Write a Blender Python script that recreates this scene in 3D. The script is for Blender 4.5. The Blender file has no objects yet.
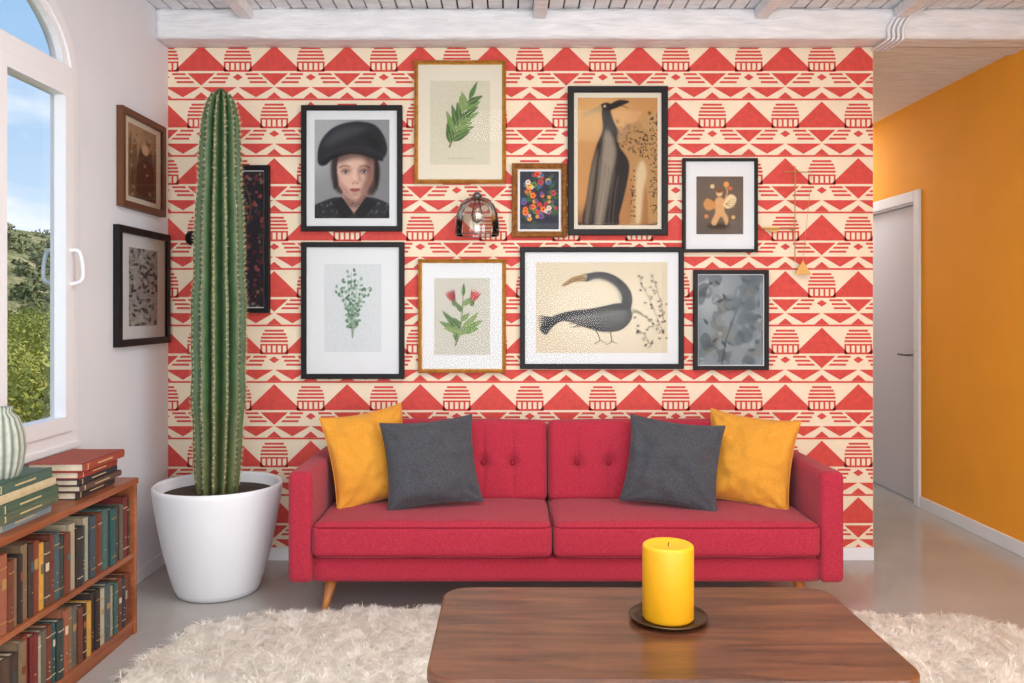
import bpy, bmesh, math, random
import numpy as np
from mathutils import Vector, Matrix, noise as mnoise
random.seed(7); np.random.seed(7)
scene=bpy.context.scene
F=833.0; CH=1.2; YW=4.0
XL=-1.633; XR=1.753; XO=2.51

def lin(c):
    c=c/255.0
    return c/12.92 if c<=0.04045 else ((c+0.055)/1.055)**2.4
def rgb(r,g,b): return (lin(r),lin(g),lin(b),1.0)

# ---------------------------------------------------------------- materials
def pmat(name,col,rough=0.5,metal=0.0,bump=None,var=None,sheen=0.0,spec=None,stretch=(1,1,1),coat=0.0,bdist=0.004):
    m=bpy.data.materials.new(name); m.use_nodes=True
    nt=m.node_tree; N=nt.nodes; L=nt.links
    b=N['Principled BSDF']
    b.inputs['Base Color'].default_value=col
    b.inputs['Roughness'].default_value=rough
    b.inputs['Metallic'].default_value=metal
    if sheen: 
        b.inputs['Sheen Weight'].default_value=sheen
    if spec is not None: b.inputs['Specular IOR Level'].default_value=spec
    if coat: b.inputs['Coat Weight'].default_value=coat; b.inputs['Coat Roughness'].default_value=0.15
    tc=N.new('ShaderNodeTexCoord'); mp=N.new('ShaderNodeMapping'); mp.inputs['Scale'].default_value=stretch
    L.new(tc.outputs['Object'],mp.inputs['Vector'])
    if var:
        n=N.new('ShaderNodeTexNoise'); n.inputs['Scale'].default_value=var[0]; n.inputs['Detail'].default_value=6
        L.new(mp.outputs[0],n.inputs['Vector'])
        r=N.new('ShaderNodeValToRGB'); a=var[1]
        r.color_ramp.elements[0].position=0.3; r.color_ramp.elements[1].position=0.7
        r.color_ramp.elements[0].color=(col[0]*(1-a),col[1]*(1-a),col[2]*(1-a),1)
        r.color_ramp.elements[1].color=(min(1,col[0]*(1+a)),min(1,col[1]*(1+a)),min(1,col[2]*(1+a)),1)
        L.new(n.outputs['Fac'],r.inputs['Fac']); L.new(r.outputs['Color'],b.inputs['Base Color'])
    if bump:
        n2=N.new('ShaderNodeTexNoise'); n2.inputs['Scale'].default_value=bump[0]; n2.inputs['Detail'].default_value=4
        L.new(mp.outputs[0],n2.inputs['Vector'])
        bp=N.new('ShaderNodeBump'); bp.inputs['Strength'].default_value=bump[1]; bp.inputs['Distance'].default_value=bdist
        L.new(n2.outputs['Fac'],bp.inputs['Height']); L.new(bp.outputs['Normal'],b.inputs['Normal'])
    return m

def fabric(name,dark,mid,light,scale=520,rough=0.95,bstr=.3):
    """woven heathered cloth: crossed stretched noises give slubby threads"""
    m=bpy.data.materials.new(name); m.use_nodes=True
    nt=m.node_tree; N=nt.nodes; L=nt.links; b=N['Principled BSDF']
    b.inputs['Roughness'].default_value=rough; b.inputs['Specular IOR Level'].default_value=0.15; b.inputs['Sheen Weight'].default_value=0.12
    tc=N.new('ShaderNodeTexCoord'); outs=[]
    for st in((1,1,4),(4,1,1)):
        mp=N.new('ShaderNodeMapping'); mp.inputs['Scale'].default_value=st; L.new(tc.outputs['Object'],mp.inputs[0])
        n=N.new('ShaderNodeTexNoise'); n.inputs['Scale'].default_value=scale/3; n.inputs['Detail'].default_value=2; L.new(mp.outputs[0],n.inputs['Vector']); outs.append(n.outputs['Fac'])
    ad=N.new('ShaderNodeMath'); ad.operation='ADD'; L.new(outs[0],ad.inputs[0]); L.new(outs[1],ad.inputs[1])
    hf=N.new('ShaderNodeMath'); hf.operation='MULTIPLY'; hf.inputs[1].default_value=.5; L.new(ad.outputs[0],hf.inputs[0])
    r=N.new('ShaderNodeValToRGB'); e=r.color_ramp.elements; e[0].position=.36; e[0].color=dark; e[1].position=.64; e[1].color=light; e.new(.5).color=mid
    L.new(hf.outputs[0],r.inputs['Fac']); L.new(r.outputs['Color'],b.inputs['Base Color'])
    bp=N.new('ShaderNodeBump'); bp.inputs['Strength'].default_value=bstr; bp.inputs['Distance'].default_value=.001
    L.new(hf.outputs[0],bp.inputs['Height']); L.new(bp.outputs['Normal'],b.inputs['Normal'])
    return m

def wood(name,dark,light,stretch,scale=3.0,rough=0.4,coat=0.0):
    m=bpy.data.materials.new(name); m.use_nodes=True
    nt=m.node_tree; N=nt.nodes; L=nt.links; b=N['Principled BSDF']
    tc=N.new('ShaderNodeTexCoord'); mp=N.new('ShaderNodeMapping'); mp.inputs['Scale'].default_value=stretch
    L.new(tc.outputs['Object'],mp.inputs['Vector'])
    n=N.new('ShaderNodeTexNoise'); n.inputs['Scale'].default_value=scale; n.inputs['Detail'].default_value=9; n.inputs['Roughness'].default_value=0.65; n.inputs['Distortion'].default_value=0.6
    L.new(mp.outputs[0],n.inputs['Vector'])
    r=N.new('ShaderNodeValToRGB'); r.color_ramp.elements[0].position=0.33; r.color_ramp.elements[1].position=0.68
    r.color_ramp.elements[0].color=dark; r.color_ramp.elements[1].color=light
    L.new(n.outputs['Fac'],r.inputs['Fac']); L.new(r.outputs['Color'],b.inputs['Base Color'])
    b.inputs['Roughness'].default_value=rough
    if coat: b.inputs['Coat Weight'].default_value=coat; b.inputs['Coat Roughness'].default_value=0.2
    bp=N.new('ShaderNodeBump'); bp.inputs['Strength'].default_value=0.15; bp.inputs['Distance'].default_value=0.002
    L.new(n.outputs['Fac'],bp.inputs['Height']); L.new(bp.outputs['Normal'],b.inputs['Normal'])
    return m

def vcol(name,rough=0.6,bump=None,spec=0.5,mott=0.0,mscale=60):
    m=bpy.data.materials.new(name); m.use_nodes=True
    nt=m.node_tree; N=nt.nodes; L=nt.links; b=N['Principled BSDF']
    a=N.new('ShaderNodeAttribute'); a.attribute_name='Col'
    b.inputs['Roughness'].default_value=rough; b.inputs['Specular IOR Level'].default_value=spec
    out=a.outputs['Color']
    tc=N.new('ShaderNodeTexCoord')
    if mott:
        n=N.new('ShaderNodeTexNoise'); n.inputs['Scale'].default_value=mscale; n.inputs['Detail'].default_value=5
        L.new(tc.outputs['Object'],n.inputs['Vector'])
        mr=N.new('ShaderNodeMapRange'); mr.inputs['From Min'].default_value=0.3; mr.inputs['From Max'].default_value=0.7
        mr.inputs['To Min'].default_value=1-mott; mr.inputs['To Max'].default_value=1+mott
        L.new(n.outputs['Fac'],mr.inputs['Value'])
        vm=N.new('ShaderNodeVectorMath'); vm.operation='SCALE'
        L.new(out,vm.inputs[0]); L.new(mr.outputs[0],vm.inputs['Scale']); out=vm.outputs[0]
    L.new(out,b.inputs['Base Color'])
    if bump:
        n2=N.new('ShaderNodeTexNoise'); n2.inputs['Scale'].default_value=bump[0]
        L.new(tc.outputs['Object'],n2.inputs['Vector'])
        bp=N.new('ShaderNodeBump'); bp.inputs['Strength'].default_value=bump[1]; bp.inputs['Distance'].default_value=0.003
        L.new(n2.outputs['Fac'],bp.inputs['Height']); L.new(bp.outputs['Normal'],b.inputs['Normal'])
    return m

def glassmat(name,tint=(1,1,1,1),ior=1.35,rough=0.0,base=0.0):
    m=bpy.data.materials.new(name); m.use_nodes=True
    nt=m.node_tree; N=nt.nodes; L=nt.links; N.clear()
    o=N.new('ShaderNodeOutputMaterial'); mx=N.new('ShaderNodeMixShader'); t=N.new('ShaderNodeBsdfTransparent'); g=N.new('ShaderNodeBsdfGlossy')
    t.inputs['Color'].default_value=tint; g.inputs['Roughness'].default_value=rough
    f=N.new('ShaderNodeFresnel'); f.inputs['IOR'].default_value=ior
    ad=N.new('ShaderNodeMath'); ad.operation='ADD'; ad.inputs[1].default_value=base; ad.use_clamp=True
    L.new(f.outputs[0],ad.inputs[0])
    L.new(ad.outputs[0],mx.inputs[0]); L.new(t.outputs[0],mx.inputs[1]); L.new(g.outputs[0],mx.inputs[2]); L.new(mx.outputs[0],o.inputs[0])
    return m

M={}
M['white_wall']=pmat('plaster_white',rgb(224,228,235),0.8,bump=(60,0.15),var=(3,0.02))
M['cream']=pmat('wallpaper_cream',rgb(232,216,190),0.75,bump=(300,0.1),var=(8,0.03))
M['red']=pmat('wallpaper_red_ink',rgb(204,68,60),0.7,bump=(300,0.1),var=(40,0.12))
M['orange']=pmat('plaster_orange',rgb(248,166,40),0.8,bump=(50,0.15),var=(3,0.03))
M['white_paint']=pmat('white_paint',rgb(232,234,238),0.45)
M['white_wood']=pmat('white_painted_timber',rgb(228,229,232),0.6,bump=(9,1.0),var=(7,0.09),stretch=(1,5,5),bdist=0.01)
M['dark']=pmat('dark_gap',rgb(50,46,44),0.9)
M['floor']=pmat('polished_concrete',rgb(176,172,168),0.17,bump=(10,0.03),var=(2.2,0.09))
M['black']=pmat('black_lacquer',rgb(22,20,22),0.5,spec=0.25)
M['gold']=pmat('gilded_wood',rgb(190,142,70),0.38,metal=0.65,bump=(120,0.3),var=(40,0.2))
M['browngold']=pmat('antique_gilt',rgb(160,112,62),0.45,metal=0.5,bump=(90,0.6),var=(60,0.35))
M['passe']=pmat('mat_board',rgb(216,218,220),0.85)
M['passe_cream']=pmat('mat_board_cream',rgb(216,208,190),0.85)
M['print']=vcol('print_ink',0.7,mott=0.05,mscale=120,spec=0.3)
M['glass']=glassmat('picture_glass',ior=1.16)
M['wglass']=glassmat('window_glass',ior=1.2)
M['smoke']=glassmat('clear_lamp_glass',tint=(0.88,0.86,0.84,1),ior=1.45,rough=0.02,base=0.05)
M['brass']=pmat('brass',rgb(180,140,80),0.4,metal=0.8)
M['sofa']=fabric('crimson_wool',rgb(146,34,52),rgb(168,44,62),rgb(190,60,78),bstr=.25)
M['piping']=pmat('crimson_piping',rgb(142,32,50),0.9,bump=(420,0.4),spec=0.2)
M['yellow_f']=fabric('mustard_linen',rgb(200,134,42),rgb(214,148,52),rgb(226,162,66),560,bstr=.2)
M['grey_f']=fabric('charcoal_linen',rgb(54,55,60),rgb(70,71,76),rgb(92,93,98),520,bstr=.25)
M['leg']=wood('beech_leg',rgb(150,88,40),rgb(196,126,66),(6,6,1),3)
M['walnut']=wood('walnut',rgb(56,30,22),rgb(126,78,52),(1.0,8,8),2.4,0.30,coat=0.2)
M['shelfwood']=wood('teak_shelf',rgb(118,62,34),rgb(168,98,58),(8,1,8),2.5,0.4)
M['candle']=pmat('yellow_wax',rgb(238,172,24),0.45,bump=(25,0.25)); 
b=M['candle'].node_tree.nodes['Principled BSDF']; b.inputs['Subsurface Weight'].default_value=0.12; b.inputs['Subsurface Radius'].default_value=(0.03,0.02,0.005); b.inputs['Subsurface Scale'].default_value=0.3
M['plate']=pmat('dark_bronze',rgb(96,74,54),0.35,metal=0.8,var=(20,0.2))
M['pot']=pmat('white_glazed_planter',rgb(230,232,236),0.4)
M['soil']=pmat('soil',rgb(64,50,40),1.0,bump=(60,1.0),var=(40,0.4))
M['cactus']=vcol('cactus_skin',0.5,bump=(70,0.3),mott=0.22,mscale=30)
M['spine']=pmat('cactus_spines',rgb(222,210,176),0.7)
M['books']=vcol('book_cloth',0.65,bump=(300,0.3),mott=0.10,mscale=50)
M['fur']=pmat('rug_wool',rgb(252,244,234),0.95,var=(7,0.05),spec=0.1)
M['door']=pmat('door_paint',rgb(206,206,214),0.5)
M['steel']=pmat('brushed_steel',rgb(120,120,124),0.3,metal=1.0)

# ---------------------------------------------------------------- geometry helpers
def grp(name,loc=(0,0,0),rotz=0):
    e=bpy.data.objects.new(name,None); e.location=loc; e.rotation_euler=(0,0,rotz); e.empty_display_size=0.1
    scene.collection.objects.link(e); return e
def attach(o,e):
    if e is None: return
    o.parent=e
    o.matrix_parent_inverse=(Matrix.Translation(e.location)@Matrix.Rotation(e.rotation_euler[2],4,'Z')).inverted()
def addmesh(name,verts,faces,mat,parent=None,smooth=False,local=False,colors=None):
    me=bpy.data.meshes.new(name); me.from_pydata([tuple(v) for v in verts],[],[tuple(f) for f in faces]); 
    if mat: me.materials.append(mat)
    if smooth: me.polygons.foreach_set('use_smooth',[True]*len(me.polygons))
    if colors is not None:
        ca=me.color_attributes.new('Col','FLOAT_COLOR','CORNER')
        arr=[]
        for p in me.polygons:
            c=colors[p.index]
            for _ in range(p.loop_total): arr.extend(c)
        ca.data.foreach_set('color',arr)
    me.update()
    o=bpy.data.objects.new(name,me); scene.collection.objects.link(o)
    if parent is not None:
        if local: o.parent=parent
        else: attach(o,parent)
    return o
def frombm(name,bm,mat,parent=None,smooth=False,local=False):
    me=bpy.data.meshes.new(name); bm.normal_update(); bm.to_mesh(me); bm.free()
    if mat: me.materials.append(mat)
    if smooth: me.polygons.foreach_set('use_smooth',[True]*len(me.polygons))
    o=bpy.data.objects.new(name,me); scene.collection.objects.link(o)
    if parent is not None:
        if local: o.parent=parent
        else: attach(o,parent)
    return o
def npmesh(name,verts,loops,fn,mat,parent,smooth=False,local=False,pcol=None):
    me=bpy.data.meshes.new(name); v=verts.reshape(-1); me.vertices.add(len(v)//3); me.vertices.foreach_set('co',v.astype(np.float32))
    me.loops.add(len(loops)); me.loops.foreach_set('vertex_index',loops.astype(np.int32))
    nf=len(loops)//fn; me.polygons.add(nf); me.polygons.foreach_set('loop_start',np.arange(0,nf*fn,fn,dtype=np.int32)); me.polygons.foreach_set('loop_total',np.full(nf,fn,dtype=np.int32))
    if smooth: me.polygons.foreach_set('use_smooth',np.ones(nf,dtype=bool))
    me.update(calc_edges=True); me.materials.append(mat)
    if pcol is not None:
        ca=me.color_attributes.new('Col','FLOAT_COLOR','POINT'); ca.data.foreach_set('color',pcol.astype(np.float32).reshape(-1))
    o=bpy.data.objects.new(name,me); scene.collection.objects.link(o)
    if parent is not None:
        if local: o.parent=parent
        else: attach(o,parent)
    return o
def box(name,x0,x1,y0,y1,z0,z1,mat,parent=None,bev=0.0,seg=2,smooth=False,local=False):
    bm=bmesh.new(); bmesh.ops.create_cube(bm,size=1)
    for v in bm.verts: v.co=Vector(((x0+x1)/2+v.co.x*(x1-x0),(y0+y1)/2+v.co.y*(y1-y0),(z0+z1)/2+v.co.z*(z1-z0)))
    if bev: bmesh.ops.bevel(bm,geom=bm.edges[:],offset=bev,segments=seg,affect='EDGES',profile=0.5)
    return frombm(name,bm,mat,parent,smooth,local)
def multibox(name,boxes,mat,parent=None,bev=0.0):
    bm=bmesh.new()
    for (x0,x1,y0,y1,z0,z1) in boxes:
        r=bmesh.ops.create_cube(bm,size=1)
        for v in r['verts']: v.co=Vector(((x0+x1)/2+v.co.x*(x1-x0),(y0+y1)/2+v.co.y*(y1-y0),(z0+z1)/2+v.co.z*(z1-z0)))
    if bev: bmesh.ops.bevel(bm,geom=bm.edges[:],offset=bev,segments=1,affect='EDGES')
    return frombm(name,bm,mat,parent)
def lathe(name,prof,mat,parent=None,n=64,center=(0,0),rfun=None,smooth=True,cfun=None):
    V=[];Fc=[]
    for (r,z) in prof:
        for i in range(n):
            a=2*math.pi*i/n; rr=r*(rfun(a,z) if rfun else 1)
            V.append((center[0]+rr*math.cos(a),center[1]+rr*math.sin(a),z))
    C=[] if cfun else None
    for j in range(len(prof)-1):
        for i in range(n):
            Fc.append((j*n+i,j*n+(i+1)%n,(j+1)*n+(i+1)%n,(j+1)*n+i))
            if cfun: C.append(cfun(2*math.pi*(i+.5)/n))
    Fc.append(tuple(range(n))[::-1]); Fc.append(tuple((len(prof)-1)*n+i for i in range(n)))
    if cfun: C+= [cfun(0),cfun(0)]
    return addmesh(name,V,Fc,mat,parent,smooth,colors=C)
def tube(name,pts,r,mat,parent=None,cyclic=False,local=False,radii=None,res=4):
    cu=bpy.data.curves.new(name,'CURVE'); cu.dimensions='3D'; cu.bevel_depth=r; cu.bevel_resolution=res; cu.use_fill_caps=True
    s=cu.splines.new('POLY'); s.points.add(len(pts)-1)
    for i,p in enumerate(pts): 
        s.points[i].co=(p[0],p[1],p[2],1)
        if radii: s.points[i].radius=radii[i]
    s.use_cyclic_u=cyclic; s.use_smooth=True; cu.materials.append(mat)
    o=bpy.data.objects.new(name,cu); scene.collection.objects.link(o)
    if parent is not None:
        if local: o.parent=parent
        else: attach(o,parent)
    return o
def gridbox(hx,hy,hz,nx,ny,nz):
    bm=bmesh.new()
    def face(ax,s):
        dims=[nx,ny,nz]; o=[i for i in range(3) if i!=ax]
        n1,n2=dims[o[0]],dims[o[1]]; vs=[]
        for i in range(n1+1):
            for j in range(n2+1):
                p=[0,0,0]; p[ax]=s; p[o[0]]=-1+2*i/n1; p[o[1]]=-1+2*j/n2
                vs.append(bm.verts.new(p))
        for i in range(n1):
            for j in range(n2):
                bm.faces.new((vs[i*(n2+1)+j],vs[(i+1)*(n2+1)+j],vs[(i+1)*(n2+1)+j+1],vs[i*(n2+1)+j+1]))
    for ax in range(3):
        for s in(-1,1): face(ax,s)
    bmesh.ops.remove_doubles(bm,verts=bm.verts,dist=1e-5)
    bmesh.ops.recalc_face_normals(bm,faces=bm.faces)
    return bm
def cushion(name,c,h,r,mat,parent,n=(24,14,8),fn=None,rotx=0):
    bm=gridbox(*h,*n)
    R=Matrix.Rotation(rotx,3,'X')
    for v in bm.verts:
        u=v.co.copy(); q=Vector((u.x*h[0],u.y*h[1],u.z*h[2]))
        core=Vector([max(-(h[i]-r),min(h[i]-r,q[i])) for i in range(3)])
        d=q-core
        if d.length>1e-7: q=core+d.normalized()*r
        if fn: q=fn(q,u)
        v.co=R@q+Vector(c)
    return frombm(name,bm,mat,parent,True)
def cr(pts,n=6,closed=True):
    out=[]; k=len(pts)
    rng=range(k) if closed else range(k-1)
    for i in rng:
        if closed: p0,p1,p2,p3=pts[i-1],pts[i],pts[(i+1)%k],pts[(i+2)%k]
        else: p0,p1,p2,p3=pts[max(i-1,0)],pts[i],pts[i+1],pts[min(i+2,k-1)]
        for t in range(n):
            t/=n
            out.append(tuple(0.5*((2*p1[a])+(-p0[a]+p2[a])*t+(2*p0[a]-5*p1[a]+4*p2[a]-p3[a])*t*t+(-p0[a]+3*p1[a]-3*p2[a]+p3[a])*t**3) for a in range(len(p1))))
    if not closed: out.append(tuple(pts[-1]))
    return out

# ---------------------------------------------------------------- room shell
WT=0.07
box('floor',XL-WT,XO+0.2,-2.8,7.2,-0.12,0,M['floor'])
wb=box('wall_back',XL,XR,YW,YW+0.15,0,2.6,M['cream'])
# printed pattern
px=1/208.25
cw=73*px; chh=56.5*px
V=[];Fc=[]
def P(pts):
    b=len(V); V.extend([(x,0,z) for x,z in pts]); Fc.append(tuple(range(b,b+len(pts))))
row=0; zz=2.475
rows=[]
while zz>-0.3:
    rows.append((zz,row)); zz-=chh; row+=1
for (zt,row) in rows:
    off=(row%2)*0.5
    for c in range(-2,12):
        cx=XL+0.16+(c+off)*cw
        def T(u,v): return (cx+u*cw, zt-(1-v)*chh)
        def R4(u0,u1,v0,v1): P([T(u0,v0),T(u1,v0),T(u1,v1),T(u0,v1)])
        # wide triangle
        P([T(-0.37,0.53),T(0.37,0.53),T(0,0.99)])
        # small mirrored triangle right below (diamond)
        P([T(-0.19,0.49),T(0,0.27),T(0.19,0.49)])
        # thin stripes either side of the mirrored triangle
        for s in(-1,1):
            for k in range(3):
                v0=0.455-k*0.070; a0=0.200-k*0.055; a1=0.395-k*0.03
                P([T(s*a0,v0),T(s*a1,v0),T(s*a1,v0+0.036),T(s*(a0+.025),v0+0.036)])
        # domed striped block between the triangles
        cv=0.70; r=0.19
        for k in range(4):
            v0=cv+0.03+k*0.062; hw=r*math.sqrt(max(0.08,1-((v0-cv)/0.30)**2))
            R4(0.5-hw,0.5+hw,v0,v0+0.036)
        R4(0.5-r,0.5+r,cv-0.03,cv)
        for k in range(6):
            uu=-r+0.013+k*(2*r-0.026)/5
            R4(0.5+uu-0.013,0.5+uu+0.013,cv-0.15,cv-0.03)
        R4(0.5-r,0.5+r,cv-0.185,cv-0.15)
        # small diamond beneath the block
        P([T(0.5-0.07,0.42),T(0.5,0.36),T(0.5+0.07,0.42),T(0.5,0.48)])
        # row of cream triangles cut out of a red band
        y0,y1=0.055,0.245
        for k in range(-1,2,2):
            u0=k*0.25
            P([T(u0-0.24,y1),T(u0,y0+0.01),T(u0+0.24,y1)])
        P([T(-0.10,y0-0.01),T(0.10,y0-0.01),T(0,y0+0.10)])
        P([T(0.40,y0-0.01),T(0.60,y0-0.01),T(0.5,y0+0.10)])
        R4(-0.5,0.5,y0-0.045,y0-0.012)
bm=bmesh.new(); bv=[bm.verts.new(v) for v in V]
for f in Fc: bm.faces.new([bv[i] for i in f])
for co,no in [((XL+0.001,0,0),(-1,0,0)),((XR-0.001,0,0),(1,0,0)),((0,0,2.46),(0,0,1)),((0,0,0.06),(0,0,-1))]:
    bmesh.ops.bisect_plane(bm,geom=bm.verts[:]+bm.edges[:]+bm.faces[:],plane_co=co,plane_no=no,clear_outer=True)
for v in bm.verts: v.co.y=YW-0.0008
bmesh.ops.recalc_face_normals(bm,faces=bm.faces)
wp=frombm('wallpaper_print',bm,M['red'],wb)

# left wall with arched window opening
WY0,WY1,WZ0,WZS=2.04,3.14,0.71,2.07; WA=0.55; WB=0.34; WC=(WY0+WY1)/2
def prism(name,yz,x0,x1,mat,parent=None):
    n=len(yz); V=[(x0,y,z) for y,z in yz]+[(x1,y,z) for y,z in yz]
    Fc=[tuple(range(n)),tuple(range(2*n-1,n-1,-1))]+[(i,n+i,n+(i+1)%n,(i+1)%n) for i in range(n)]
    bm=bmesh.new(); bvv=[bm.verts.new(v) for v in V]
    for f in Fc: bm.faces.new([bvv[i] for i in f])
    bmesh.ops.recalc_face_normals(bm,faces=bm.faces)
    return frombm(name,bm,mat,parent)
wl=box('wall_left',XL-WT,XL,-2.8,WY0,0,2.6,M['white_wall'])
box('wall_left_below_window',XL-WT,XL,WY0,WY1,0,WZ0,M['white_wall'],wl)
box('wall_left_far',XL-WT,XL,WY1,YW+0.15,0,2.6,M['white_wall'],wl)
arch=[(WC+WA*math.cos(t),WZS+WB*math.sin(t)) for t in [math.pi*k/32 for k in range(33)]]
prism('wall_left_above_window',[(WY1,2.6)]+arch+[(WY0,2.6)],XL-WT,XL,M['white_wall'],wl)

def outline(i,zb=WZ0):
    pts=[(WY0+i,zb+i),(WY1-i,zb+i)]
    for k in range(33):
        t=math.pi*k/32; pts.append((WC+(WA-i)*math.cos(t),WZS+(WB-i)*math.sin(t)))
    return pts
def ring(name,o,i,x0,x1,mat,parent):
    n=len(o); V=[(x1,y,z) for y,z in o]+[(x1,y,z) for y,z in i]+[(x0,y,z) for y,z in o]+[(x0,y,z) for y,z in i]
    Fc=[]
    for k in range(n):
        j=(k+1)%n
        Fc+= [(k,j,n+j,n+k),(2*n+k,3*n+k,3*n+j,2*n+j),(n+k,n+j,3*n+j,3*n+k),(k,2*n+k,2*n+j,j)]
    return addmesh(name,V,Fc,mat,parent)
win=grp('window_1',(XL-0.03,WC,1.5))
ring('outer_frame',outline(0.0),outline(0.045),XL-0.06,XL+0.012,M['white_paint'],win)
box('transom',XL-0.055,XL+0.015,WY0+0.04,WY1-0.04,2.03,2.10,M['white_paint'],win,0.006)
box('mullion',XL-0.055,XL+0.01,WC-0.03,WC+0.03,WZ0+0.04,2.03,M['white_paint'],win,0.004)
def rect(y0,y1,z0,z1): return [(y0,z0),(y1,z0),(y1,z1),(y0,z1)]
for nm,(a,b_) in {'sash_far':(WC+0.03,WY1-0.045),'sash_near':(WY0+0.045,WC-0.03)}.items():
    ring(nm,rect(a,b_,WZ0+0.045,2.03),rect(a+0.06,b_-0.06,WZ0+0.10,1.985),XL-0.035,XL+0.022,M['white_paint'],win)
    addmesh(nm+'_pane',[(XL-0.02,a+0.05,WZ0+0.09),(XL-0.02,b_-0.05,WZ0+0.09),(XL-0.02,b_-0.05,2.0),(XL-0.02,a+0.05,2.0)],[(0,1,2,3)],M['wglass'],win)
t=[(WC+(WA-.09)*math.cos(math.pi*k/24),2.10+(WB-.11)*math.sin(math.pi*k/24)) for k in range(25)]
t2=[(WC+(WA-.04)*math.cos(math.pi*k/24),2.09+(WB-.055)*math.sin(math.pi*k/24)) for k in range(25)]
ring('fanlight_sash',t2,t,XL-0.035,XL+0.005,M['white_paint'],win)
addmesh('fanlight_pane',[(XL-0.02,y,z) for y,z in t],[tuple(range(25))],M['wglass'],win)
box('fanlight_bar',XL-0.04,XL-0.005,WC-0.015,WC+0.015,2.10,2.34,M['white_paint'],win)
for sgn,x0,nm in((1,XL+0.022,'handle_inner'),(-1,XL-0.035,'handle_outer')):
    yy=WY1-0.07
    pts=cr([(x0,yy,1.42),(x0+sgn*0.03,yy,1.415),(x0+sgn*0.043,yy,1.365),(x0+sgn*0.04,yy,1.31),(x0,yy,1.295)],6,False)
    tube(nm,pts,0.007,M['white_paint'],win)
box('windowsill_trim',XL-WT-0.02,XL+0.02,WY0-0.01,WY1+0.01,WZ0-0.025,WZ0+0.002,M['white_paint'],win,0.004)

# right (orange) wall with doorway
DY0,DY1,DZ=5.12,5.94,1.87
wr=box('wall_right',XO,XO+0.15,1.0,DY0,0,2.6,M['orange'])
box('wall_right_by_added_window',XO,XO+0.15,-2.8,-1.7,0,2.6,M['orange'],wr)  # this and the next two pieces surround the added fill opening
box('wall_right_over_added_window',XO,XO+0.15,-1.7,1.0,2.25,2.6,M['orange'],wr)
box('wall_right_under_added_window',XO,XO+0.15,-1.7,1.0,0,0.5,M['orange'],wr)
box('wall_right_far',XO,XO+0.15,DY1,7.2,0,2.6,M['orange'])
box('wall_right_above_door',XO,XO+0.15,DY0,DY1,DZ,2.6,M['orange'])
w3=grp('added_window',(XO+0.08,-0.35,1.4))  # unseen window, frame included, added to carry fill for the left wall
multibox('window_frame',[(XO+.04,XO+.12,-1.7,-1.63,.5,2.25),(XO+.04,XO+.12,.93,1.0,.5,2.25),(XO+.04,XO+.12,-1.63,.93,.5,.57),(XO+.04,XO+.12,-1.63,.93,2.18,2.25),(XO+.04,XO+.12,-.39,-.31,.57,2.18)],M['white_paint'],w3)
multibox('trim_1',[(XO-0.018,XO-0.0002,DY0-0.065,DY0+0.004,0,DZ+0.065),(XO-0.018,XO-0.0002,DY1-0.004,DY1+0.065,0,DZ+0.065),(XO-0.018,XO-0.0002,DY0+0.004,DY1-0.004,DZ-0.004,DZ+0.065)],M['white_paint'],None,0.004)
dr=grp('door_1',(XO+0.04,5.53,0))
multibox('door_jamb',[(XO,XO+0.12,DY0+0.0005,DY0+0.012,0.001,DZ-0.0005),(XO,XO+0.12,DY1-0.012,DY1-0.0005,0.001,DZ-0.0005),(XO,XO+0.12,DY0+0.012,DY1-0.012,DZ-0.012,DZ-0.0005)],M['white_paint'],dr)
box('door_leaf',XO+0.03,XO+0.07,DY0+0.015,DY1-0.015,0.008,DZ-0.015,M['door'],dr,0.002)
tube('door_lever',[(XO+0.03,DY0+0.07,0.92),(XO-0.02,DY0+0.07,0.92),(XO-0.022,DY0+0.19,0.92)],0.008,M['steel'],dr)
box('door_rose',XO+0.022,XO+0.03,DY0+0.05,DY0+0.09,0.83,0.96,M['steel'],dr,0.003)
# rear hallway + front wall
box('wall_hall_end',XR-0.15,XO+0.15,7.05,7.2,0,2.6,M['white_wall'])
box('wall_hall_left',XR-0.15,XR,YW+0.15,7.05,0,2.6,M['white_wall'])
wf=multibox('wall_front',[(XL-WT,-1.25,-2.8,-2.65,0,2.6),(2.05,XO+0.15,-2.8,-2.65,0,2.6),(-1.25,2.05,-2.8,-2.65,0,0.25),(-1.25,2.05,-2.8,-2.65,2.35,2.6)],M['white_wall'])  # the opening in this unseen wall is assumed, made for the main fill
w2=grp('assumed_front_window',(0.4,-2.7,1.3))  # unseen window assumed behind the camera, added to go with the main fill
multibox('window_frame',[(-1.25,-1.18,-2.77,-2.68,0.25,2.35),(1.98,2.05,-2.77,-2.68,0.25,2.35),(-1.18,1.98,-2.77,-2.68,0.25,0.32),(-1.18,1.98,-2.77,-2.68,2.28,2.35),(0.36,0.44,-2.77,-2.68,0.32,2.28)],M['white_paint'],w2)
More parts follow.
